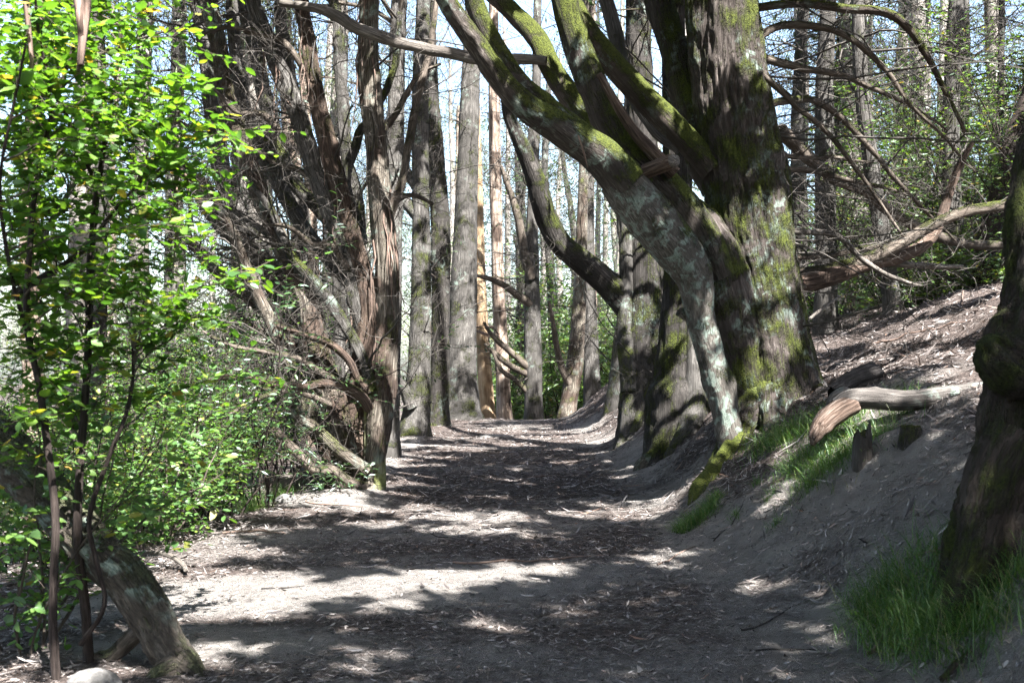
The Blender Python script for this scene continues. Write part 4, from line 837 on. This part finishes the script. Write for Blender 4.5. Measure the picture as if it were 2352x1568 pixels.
# the bright broad-leaved sapling on the left
t = thing('broadleaf_sapling', 'tall sapling with bright sunlit serrated leaves on dark thin stems', 'sapling', tuple(G(150, 1530)))
st_pts = [([(205, 1545, 26), (196, 1400, 24), (178, 1230, 22), (185, 1050, 20), (198, 880, 19), (204, 760, 18), (206, 640, 18), (212, 540, 17), (222, 450, 15), (240, 330, 11), (262, 200, 8), (280, 60, 6)], 5.7, 5.9, 'dark'),
          ([(130, 1565, 22), (122, 1400, 20), (128, 1200, 19), (112, 1040, 17), (90, 880, 16), (62, 740, 15), (70, 560, 13), (85, 420, 12), (120, 260, 9), (165, 120, 7), (190, 20, 5)], 5.4, 5.5, 'dark'),
          ([(185, 1480, 12), (240, 1390, 11), (222, 1290, 12), (205, 1190, 12), (250, 1050, 10), (290, 950, 9), (306, 860, 8), (305, 800, 6)], 5.6, 5.7, 'dark'),
          ([(30, 680, 15), (90, 640, 15), (150, 605, 14), (205, 560, 13), (250, 500, 9), (310, 430, 6)], 5.55, 5.8, 'dark'),
          ([(85, 620, 11), (95, 560, 12), (118, 510, 13), (148, 460, 11), (185, 400, 7)], 6.0, 6.3, 'wood'),
          ([(222, 430, 10), (170, 300, 9), (120, 200, 8), (90, 80, 7), (80, -40, 6)], 5.8, 5.3, 'dark'),
          ([(60, 760, 10), (20, 600, 9), (0, 420, 8), (30, 250, 6), (60, 100, 5)], 5.3, 5.0, 'dark')]
SP = []
for pts, d0, d1, m in st_pts:
    P, r = line(pts, d0, d1); B = MB(); p, rr = tube(B, P, r, 9, .05, (.02, .08, .003), .08, seed=rng.uniform(0, 9)); B.build('stem', M[m], t); SP.append(p)
tg = [(600, 290, 5.7), (560, 330, 5.9), (475, 190, 5.5), (440, 240, 5.7), (500, 270, 5.6), (330, 25, 5.5), (315, 90, 5.6), (400, 180, 5.6), (620, 600, 5.8), (560, 620, 5.6), (510, 700, 5.6), (430, 680, 5.7), (480, 730, 5.9), (520, 400, 6.1), (440, 420, 6.0), (380, 350, 5.6), (560, 860, 6.2),
      (420, 820, 5.9), (380, 770, 5.7), (340, 610, 5.8), (100, 20, 5.4), (20, 60, 5.2), (50, 170, 5.1), (200, 100, 5.4), (130, 180, 5.4), (240, 250, 5.5), (350, 470, 5.7), (300, 520, 5.7), (160, 380, 5.4), (40, 480, 5.1), (120, 560, 5.4), (30, 620, 5.2), (270, 660, 5.6), (110, 760, 5.4), (260, 780, 5.8), (330, 900, 5.8), (150, 860, 5.4), (60, 940, 5.3)]
tg = [V(*a) for a in tg]
for k in range(190):
    px = abs(rng.normal(0, 240)); py = rng.uniform(-30, 1050)
    if px < 560-.35*abs(py-350)-.25*max(0, py-500) and rng.uniform() < 1-.55*max(0, py-450)/600: tg.append(V(px, py, rng.uniform(5.2, 6.6)))
tg = np.array(tg); allp = np.concatenate(SP); TT = []
for g in tg:
    dd = np.linalg.norm(allp-g, axis=1)+2.5*np.maximum(0, allp[:, 2]-g[2]+.1); s = allp[int(np.argmin(dd+rng.uniform(0, .25, len(dd))))]
    f = np.linspace(0, 1, 9)[:, None]; q = s*(1-f)+g*f; q[:, 2] += .10*np.linalg.norm(g-s)*np.sin(f[:, 0]*math.pi); q[1:-1] += rng.normal(0, .012, (7, 3)); TT.append(q)
TT = np.array(TT); B = MB(); twigs(B, TT, .0055, .0018, 5); B.build('twig_mass', M['twigm'], t, kind='stuff')
s, d, L = children(TT, 5, (.14, .42), .7, .3, .95); d[:, 2] *= .4; T2 = grow(s, d, L, 9, .10, -.01); B = MB(); twigs(B, T2, .0024, .001, 3); B.build('twig_mass', M['twigm'], t, kind='stuff')
a1 = leafy(TT[:38], 15, (.06, .105), (.55, .72), 1.1, .12, .25); a1b = leafy(TT[38:], 12, (.05, .095), (.5, .68), 1.1, .12, .3); a1 = [np.concatenate(z_) for z_ in zip(a1, a1b)]; a2 = leafy(T2, 7, (.035, .075), (.5, .68), 1.1, .12, .15)
pos, ax, nr, L, W = [np.concatenate([u, v]) for u, v in zip(a1, a2)]
m = leaf_objects(t, pos, ax, nr, L, W, TH, 300); B = MB(); leaves(B, pos[m], ax[m], nr[m], L[m], W[m], 'ov'); B.build('foliage', M['hazel'], t, kind='stuff')

for k, (px, py, h, rd, lab) in enumerate([(60, 1500, 1.5, .5, 'low leafy shrub at the left edge in front of the leaning trunk'), (210, 1330, 1.5, .6, 'leafy undergrowth shrub directly behind the leaning trunk'), (330, 1260, 1.45, .6, 'bright leafy shrub filling the gap right of the leaning trunk'),
                                          (420, 1215, 1.5, .55, 'thin-stemmed leafy shrub nearest the sunlit path edge'), (120, 1240, 2.0, .7, 'taller leafy shrub behind the sapling stems'), (20, 1300, 1.9, .6, 'leafy shrub cut by the left edge of view')]):
    b = G(px, py); shrub('leafy_shrub', lab, b, h, rd, 10, 19, 9, (.04, .08), (.5, .7), 'low', TLow, 'ov', 110, 'dark' if k % 2 else 'twigm', .009, twL=(.25, .6), lo=.22)
for k, px in enumerate(sorted(rng.uniform(-100, 470, 9))):
    shrub('leafy_shrub', f"shaded undergrowth shrub {near_mark(px)}, {['first', 'second', 'third', 'fourth', 'fifth', 'sixth', 'seventh', 'eighth', 'ninth'][k]}", np.array([(px-CX)/FPX*10.5, rng.uniform(8.8, 14), 0])*np.array([1, 1, 0])+np.array([0, 0, -.3]), rng.uniform(1.5, 2.6), .8, 9, 13, 8, (.035, .07), (.45, .65), 'low', None, 'la', 0, 'dark', .01, twL=(.3, .8), lo=.15, group='shrubs in the left undergrowth', stem_each=False)
for lab, px, py, d, h, rd in [('glossy dark bay bush growing into the many-stemmed cypress', 600, 1110, 12.2, 2.9, .85), ('dark glossy bush left of the twisted cypress stems', 500, 1130, 11.6, 2.3, .8), ('small glossy sprout at the foot of the many-stemmed cypress', 790, 1120, 12.4, .55, .2), ('dark glossy bush behind the low cypress branches', 680, 1080, 14.2, 2.6, .9)]:
    b = V(px, py, d); b[2] = float(H(b[0], b[1], False)); sm = h < 1
    shrub('bay_bush', lab, b, h, rd, 4 if sm else 9, 6 if sm else 15, 10, (.05, .095), (.22, .32), 'bay', TBay, 'la', 20 if sm else 110, 'dark', .01, twL=(.15, .3) if sm else (.3, .75), horiz=.5, lo=.25)
# bushes on the hillside
for lab, px, d, h, rd in [('tall green bush beside the dark leaning hillside trunk', 2200, 19.5, 4.6, 1.6), ('dense sunlit bush in front of the pale hillside eucalyptus', 2060, 21.5, 3.0, 1.5), ('bright bush at the right edge of the hillside', 2345, 18.5, 4.6, 1.2), ('low green bush under the bare boughs on the hillside', 2120, 19.5, 1.3, .9), ('low bush by the foot of the leaning hillside trunk', 2260, 18.8, 1.0, .9), ('leafy bush seen between great cypress and hillside', 1900, 27, 2.2, 1.2), ('tall leafy bush towering at the upper right', 2270, 21, 6.2, 1.7)]:
    x = (px-CX)/FPX*d; b = np.array([x, d, float(H(x, d, False))]); shrub('hillside_bush', lab, b, h, rd, 12, 30, 9, (.06, .11), (.3, .42), 'hill', THill, 'la', 60, 'dark', .014, twL=(.4, 1.0), horiz=.5, lo=.18)
def bush_template(h, rad, Lr, mat):
    n = 11; a = rng.uniform(0, 6.283, n); st = np.stack([np.cos(a), np.sin(a), a*0], 1)*rad*.2; st[:, 2] = -.3
    S = grow(st, np.stack([np.cos(a)*rad/h, np.sin(a)*rad/h, np.ones(n)], 1), h*rng.uniform(.6, 1.1, n), 9, .16, .02); B = MB(); twigs(B, S, .018, .006, 4); parts = [('stem_mass', B.mesh('stem_mass', M['dark']))]
    s, d, L = children(S, 24, (.5, 1.3), 1.1, .12, 1); d[:, 2] *= .5; T = grow(s, d, L, 5, .2, 0.); B = MB(); twigs(B, T, .005, .002, 3); parts.append(('twig_mass', B.mesh('twig_mass', M['twigm'])))
    pos, ax, nr, L, W = leafy(T, 10, Lr, (.3, .45), .5); B = MB(); leaves(B, pos, ax, nr, L, W, 'la'); parts.append(('foliage', B.mesh('foliage', M[mat]))); return parts
BT = [bush_template(3.2, 1.4, (.09, .16), 'hill'), bush_template(4.2, 1.5, (.1, .18), 'hill'), bush_template(2.2, 1.3, (.08, .14), 'bay'), bush_template(6.0, 1.7, (.1, .18), 'hill')]
BUSHN = {}
def bush(ti, x, y, sc_, label, group, name='distant_bush'):
    t = thing(name, label, 'bush', (x, y, float(H(x, y, False))), group); t.rotation_euler = (0, 0, rng.uniform(0, 6.28)); t.scale = (sc_, sc_, sc_*rng.uniform(.9, 1.2))
    for nm, me in BT[ti]:
        o = bpy.data.objects.new(nm, me); COL.objects.link(o); o.parent = t; o['kind'] = 'stuff'
def size_word(z): return 'low' if z < 2.4 else 'tall' if z > 4.6 else 'rounded'
HB = [3.2, 4.2, 2.2, 6.0]
def bushes(n, x0, x1, d0, d1, tis, s0, s1, tail, group, name, xmax=1e9):
    for k in range(n):
        px = rng.uniform(x0, x1); d = rng.uniform(d0, d1); x = (px-CX)/FPX*d
        if x > xmax: x = xmax-rng.uniform(0, 5); px = x/d*FPX+CX
        ti = int(rng.choice(tis)); q = rng.uniform(s0, s1)
        bush(ti, x, d, q, f"{size_word(HB[ti]*q)} {'glossy' if ti == 2 else 'green'} bush {tail}, {near_mark(px)}", group, name)
bushes(14, 1800, 2480, 22, 33, [0, 1, 2], .7, 1.1, 'in the hillside thicket', 'hillside thicket bushes', 'hillside_bush')
bushes(6, 2080, 2450, 22, 30, [3], .9, 1.3, 'on the hillside', 'hillside thicket bushes', 'hillside_bush')
bushes(34, 1060, 1450, 35.5, 52, [0, 1, 1, 3], .8, 1.3, 'beyond the path end', 'bushes beyond the path end', 'distant_bush')
bushes(26, -150, 900, 18, 36, [0, 1, 2, 3], .6, 1.0, 'behind the left trees', 'bushes behind the left trees', 'distant_bush', -4.6)

for k in range(16):  # unseen trees added behind the camera to block low sky light
    x = rng.uniform(-22, 22); y = rng.uniform(-24, -9); kind, parts, r = TPL[k % 6]; t = thing(kind, 'tree standing in the woodland behind the viewpoint', 'tree', (x, y, float(H(x, y, False))), 'added trees behind the viewpoint')
    for nm, me, kd in parts:
        o = bpy.data.objects.new(nm, me); COL.objects.link(o); o.parent = t
        if kd: o['kind'] = kd
for k in range(30):  # unseen bushes added behind the camera, deepening the shade in view
    a = R(200)+R(140)*k/29; d = rng.uniform(7, 16); bush(int(rng.choice([0, 1, 3])), math.cos(a)*d*1.2, math.sin(a)*d-1.5, rng.uniform(.8, 1.15), 'bush in the thicket behind the viewpoint', 'bushes behind the viewpoint')

# ================================================================== GRASS TUFTS
def grass(label, spots, n, Lr, spread):
    B = MB(); P = []
    for (px, py, k) in spots:
        c = G(px, py); P.append(np.stack([rng.normal(c[0], spread*k, int(n*k)), rng.normal(c[1], spread*k*1.4, int(n*k))], 1))
    P = np.concatenate(P); z = H(P[:, 0], P[:, 1]); p = np.stack([P[:, 0], P[:, 1], z-.01], 1)
    a = rng.uniform(0, 6.283, len(p)); lean = rng.uniform(.1, 1.5, len(p))[:, None]
    ax = np.stack([np.cos(a), np.sin(a), a*0], 1)*lean+np.array([-.12, -.15, 1.0])
    nr = np.stack([-np.cos(a), -np.sin(a), a*0+.3], 1)
    L = rng.uniform(*Lr, len(p)); leaves(B, p, ax, -nr*-1, L, rng.uniform(.0022, .005, len(p)), 'bl')
    o = B.build('grass', M['grass'], kind='stuff'); tag(o, label, 'grass')
grass('thick dark green grass at the foot of the near right trunk', [(2080, 1370, 1), (2160, 1400, 1.2), (2060, 1440, .8), (2220, 1460, 1), (2130, 1470, .9), (2280, 1400, .8), (2010, 1390, .5)], 950, (.06, .25), .13)
grass('grass fringe below the great mossy cypress on the bank', [(1850, 985, 1), (1800, 1010, .9), (1890, 1060, 1), (1950, 1050, 1), (1830, 1080, .6), (1990, 1020, .7), (1760, 1020, .7), (1880, 1110, .7), (1920, 1000, .6), (2080, 935, .5), (1940, 980, .6)], 700, (.06, .24), .14)
grass('small green tuft by the mossy root at the path edge', [(1590, 1205, 1), (1620, 1190, .8), (1640, 1160, .6), (1570, 1222, .5)], 600, (.06, .18), .07)
grass('little grass sprigs on the sloping earth bank', [(1770, 1150, .5), (1785, 1215, .5), (1690, 1195, .4), (1740, 1120, .4)], 160, (.05, .13), .06)
grass('grass patch left of the many-stemmed cypress', [(640, 1140, 1), (600, 1155, 1), (690, 1110, .8), (575, 1170, .6)], 600, (.08, .24), .14)

# ================================================================== LOGS, STUMPS, STONES, STICKS
def log(name, label, pts, d0, d1, mat, cat, ridge=(.03, .2, .01), sides=26, knots=3, flute=.1, group=None):
    P, r = line(pts, d0, d1); B = MB(); tube(B, P, r, sides, .03, ridge, flute, seed=rng.uniform(0, 30), knots=knots)
    return tag(B.build(name, M[mat], origin=tuple(P[0])), label, cat, group)
t = thing('fallen_log', 'grey fallen log with reddish broken end lying on the bank', 'log', tuple(V(2000, 930, 9)))
for nm, m, pts, d0, d1 in [('log_body', 'logw', [(1925, 935, 44), (1955, 918, 50), (2010, 916, 48), (2080, 920, 46), (2150, 912, 44), (2220, 902, 42), (2300, 890, 38), (2380, 885, 34)], 8.9, 8.7), ('broken_end', 'woodr', [(1866, 1022, 8), (1874, 1000, 30), (1890, 975, 46), (1925, 945, 50), (1962, 925, 46)], 8.75, 8.85), ('splinter', 'logw', [(1902, 940, 16), (1918, 915, 24), (1940, 902, 26), (1955, 912, 18)], 9.0, 9.0)]:
    P, r = line(pts, d0, d1); B = MB(); tube(B, P, r, 30, .025, (.025, .2, .010), .12, seed=rng.uniform(0, 30), knots=3); B.build(nm, M[m], t)
log('dark_log', 'short dark charred log half buried behind the fallen log', [(1915, 905, 34), (1940, 888, 42), (1975, 870, 46), (2010, 858, 48)], 10.0, 10.2, 'char', 'log', (.03, .25, .022), 30, 2, .2)
def stump(label, px, py, d, wpx, hpx, seed):
    c = V(px, py, d); c[2] = float(H(c[0], c[1], False)); r = wpx*.5/FPX*d; h = hpx/FPX*d; n, m = 36, 12
    th = np.arange(n)/n*6.2832; f = np.linspace(0, 1, m)[:, None]; top = h*(.5+.7*vnoise(np.cos(th)*1.1+seed, np.sin(th)*1.1, seed))+h*.12*vnoise(np.cos(th)*6+seed, np.sin(th)*6, seed)
    rr = r*(1.25-.35*f)*(1+.25*(fbm(np.cos(th)*2.2+seed, np.sin(th)*2.2, f*1.2, 3)-.5))
    v = np.stack([c[0]+np.cos(th)*rr, c[1]+np.sin(th)*rr, c[2]-.08+f*(top+.08)], -1); inner = np.stack([c[0]+np.cos(th)*r*.35, c[1]+np.sin(th)*r*.35, c[2]+top*.62], -1)[None]
    v = np.concatenate([v, inner]); i = (np.arange(m)*n)[:, None]; j = np.arange(n)[None]; q = np.stack([i+j, i+(j+1) % n, i+n+(j+1) % n, i+n+j], -1).reshape(-1, 4)
    bk = np.stack([np.cos(th)*rr, np.sin(th)*rr, f*top+seed], -1); bk = np.concatenate([bk, bk[-1:]*.4]); B = MB(); B.add(v, q, np.array([[m*n+k, m*n+(k+1) % n, m*n+n//2] for k in range(n)]), bk)
    tag(B.build('broken_stump', M['stumpw'], origin=tuple(c)), label, 'stump')
stump('small pointed dark stump in the grass below the fallen log', 1980, 1030, 8.1, 44, 95, 2.2)
stump('low broken dark stump right of the pointed one', 2092, 1005, 7.9, 52, 42, 5.4)
log('weathered_plank', 'split weathered log lying behind the grass patch on the left', [(560, 1150, 50), (640, 1120, 48), (720, 1090, 36)], 12.8, 13.4, 'wood', 'log')
log('fallen_branch', 'bent pale branch on the ground below the left shrubs', [(345, 1268, 9), (372, 1270, 11), (400, 1280, 12), (420, 1295, 12), (428, 1310, 10)], 8.35, 8.0, 'wood', 'branch', None, 10, 1)
log('fallen_branch', 'straight leaning stick propped on the hillside beyond the cypress', [(1838, 752, 8), (1880, 715, 8), (1930, 680, 6)], 13.2, 14.2, 'wood', 'branch', None, 8, 1)
def stone(label, px, py, s, mat='stone'):
    c = G(px, py); B = MB(); th, ph = np.meshgrid(np.linspace(0, 2*math.pi, 29)[:-1], np.linspace(.02, math.pi-.02, 15))
    d = np.stack([np.cos(th)*np.sin(ph), np.sin(th)*np.sin(ph), np.cos(ph)], -1); k = 1+.5*(fbm(d[..., 0]*1.3+px, d[..., 1]*1.3, d[..., 2]*1.3, 3)-.5)
    v = d*k[..., None]*np.array(s)+c; i = (np.arange(14)*28)[:, None]; j = np.arange(28)[None]; q = np.stack([i+j, i+(j+1) % 28, i+28+(j+1) % 28, i+28+j], -1).reshape(-1, 4)[:, ::-1]
    B.add(v, q); tag(B.build('stone', M[mat], origin=tuple(c)), label, 'stone')
stone('rounded grey boulder at the bottom left among the stems', 215, 1592, (.13, .12, .10)); stone('small grey stone by the left path edge near the grass', 655, 1150, (.12, .1, .07)); stone('pale flat stone set in the far path', 1140, 1003, (.35, .25, .05)); stone('white stone lying on the hillside litter', 2170, 745, (.12, .08, .06))
# sticks and bark strips on the path
labs = [('long thin stick lying across the path toward the bank', 1040, 1293, 1390, 1282, .010, 'strip'), ('dark curved twig on the shaded right side of the path', 1700, 1445, 1830, 1395, .007, 'char'), ('short dark twig low on the shaded path', 1720, 1492, 1880, 1490, .006, 'char'), ('dark stick on the pale patch of earth', 600, 1352, 700, 1345, .007, 'char'),
        ('reddish bark strip at the left edge of the path', 520, 1222, 650, 1228, .014, 'strip'), ('reddish bark strip beyond the sunlit patch', 700, 1155, 830, 1165, .012, 'strip'), ('thin stick near the foot of the bank', 1500, 1300, 1600, 1255, .007, 'strip'), ('grey twig on the bank below the grass', 1640, 1250, 1700, 1180, .007, 'char'), ('bark strip lying up the earth slope', 1760, 1130, 1900, 1070, .012, 'strip'),
        ('long pale bark strip on the hillside litter', 2010, 800, 2240, 740, .014, 'strip'), ('reddish bark strip high on the hillside', 2080, 700, 2330, 690, .016, 'strip'), ('tan strip at the lower right by the grass', 1990, 1500, 2040, 1460, .012, 'strip'), ('thick root-like stick at the bottom right corner', 2160, 1568, 2230, 1500, .02, 'twigm'), ('short curled twig on the middle of the path', 1210, 1100, 1290, 1092, .012, 'strip')]
for lab, x0, y0, x1, y1, rr, m in labs:
    a, b = G(x0, y0), G(x1, y1); f = np.linspace(0, 1, 14)[:, None]; q = a*(1-f)+b*f; nrm_ = np.array([-(b-a)[1], (b-a)[0], 0]); q = q+nrm_*(.05*np.sin(f*4.5+x0)); q[:, 2] = H(q[:, 0], q[:, 1])+rr*.8
    B = MB(); twigs(B, q[None], [rr], [rr*.5], 6); tag(B.build('fallen_stick' if m != 'strip' else 'fallen_bark_strip', M[m], origin=tuple(a)), lab, 'stick' if m != 'strip' else 'bark')
# strips of bark caught in the twigs
for lab, pts, d, r0 in [('long peeled bark strip hanging from a twig beside the sapling', [[(412, 388), (404, 400), (401, 470), (404, 540), (398, 610), (394, 640)], [(412, 388), (408, 410), (407, 480), (409, 560)]], 6.1, .009), ('tattered bark strips hanging right of the long one', [[(416, 390), (430, 410), (436, 470), (448, 540), (446, 580)], [(418, 392), (432, 420), (438, 490), (440, 560)], [(418, 392), (430, 430), (434, 500), (428, 530)]], 6.1, .007), ('broad dry palm-like bark strip hanging from the top edge', [[(178, -40), (182, 30), (186, 90), (183, 140), (180, 160)], [(196, -40), (198, 20), (192, 90), (186, 150)]], 4.9, .024),
                        ('thin bark ribbon hanging from the limb over the path', [[(1328, 312), (1338, 340), (1346, 370), (1350, 385)]], 10.3, .012), ('reddish hanging bark strip at the left edge', [[(58, -10), (66, 70), (72, 130), (74, 160)]], 5.2, .016)]:
    P0 = V(*pts[0][0], d); t = thing('hanging_bark_strip', lab, 'bark', tuple(P0))
    for pl in pts:
        q, _ = resample([V(*a, d+.04*rng.normal()) for a in pl], [1]*len(pl), .05); B = MB(); twigs(B, q[None], [r0], [r0*.5], 4); B.build('ribbon', M['strip'], t)
same = {}
for o in COL.objects:
    if o.get('category') and o.parent is None: same.setdefault(o['label'], []).append(o)
for lab, os_ in same.items():                       # things that still share a label are told apart by how near they stand
    if len(os_) < 2 or 'behind the viewpoint' in lab: continue
    os_.sort(key=lambda o: o.location[1])
    for k, o in enumerate(os_): o['label'] = (['nearest', 'second nearest', 'third nearest', 'fourth nearest', 'fifth nearest', 'sixth nearest', 'seventh nearest'][k] if len(os_) > 2 else ['nearer', 'farther'][k])+' '+lab
for o in list(COL.objects):
    if o.type == 'EMPTY' and not o.children: bpy.data.objects.remove(o)
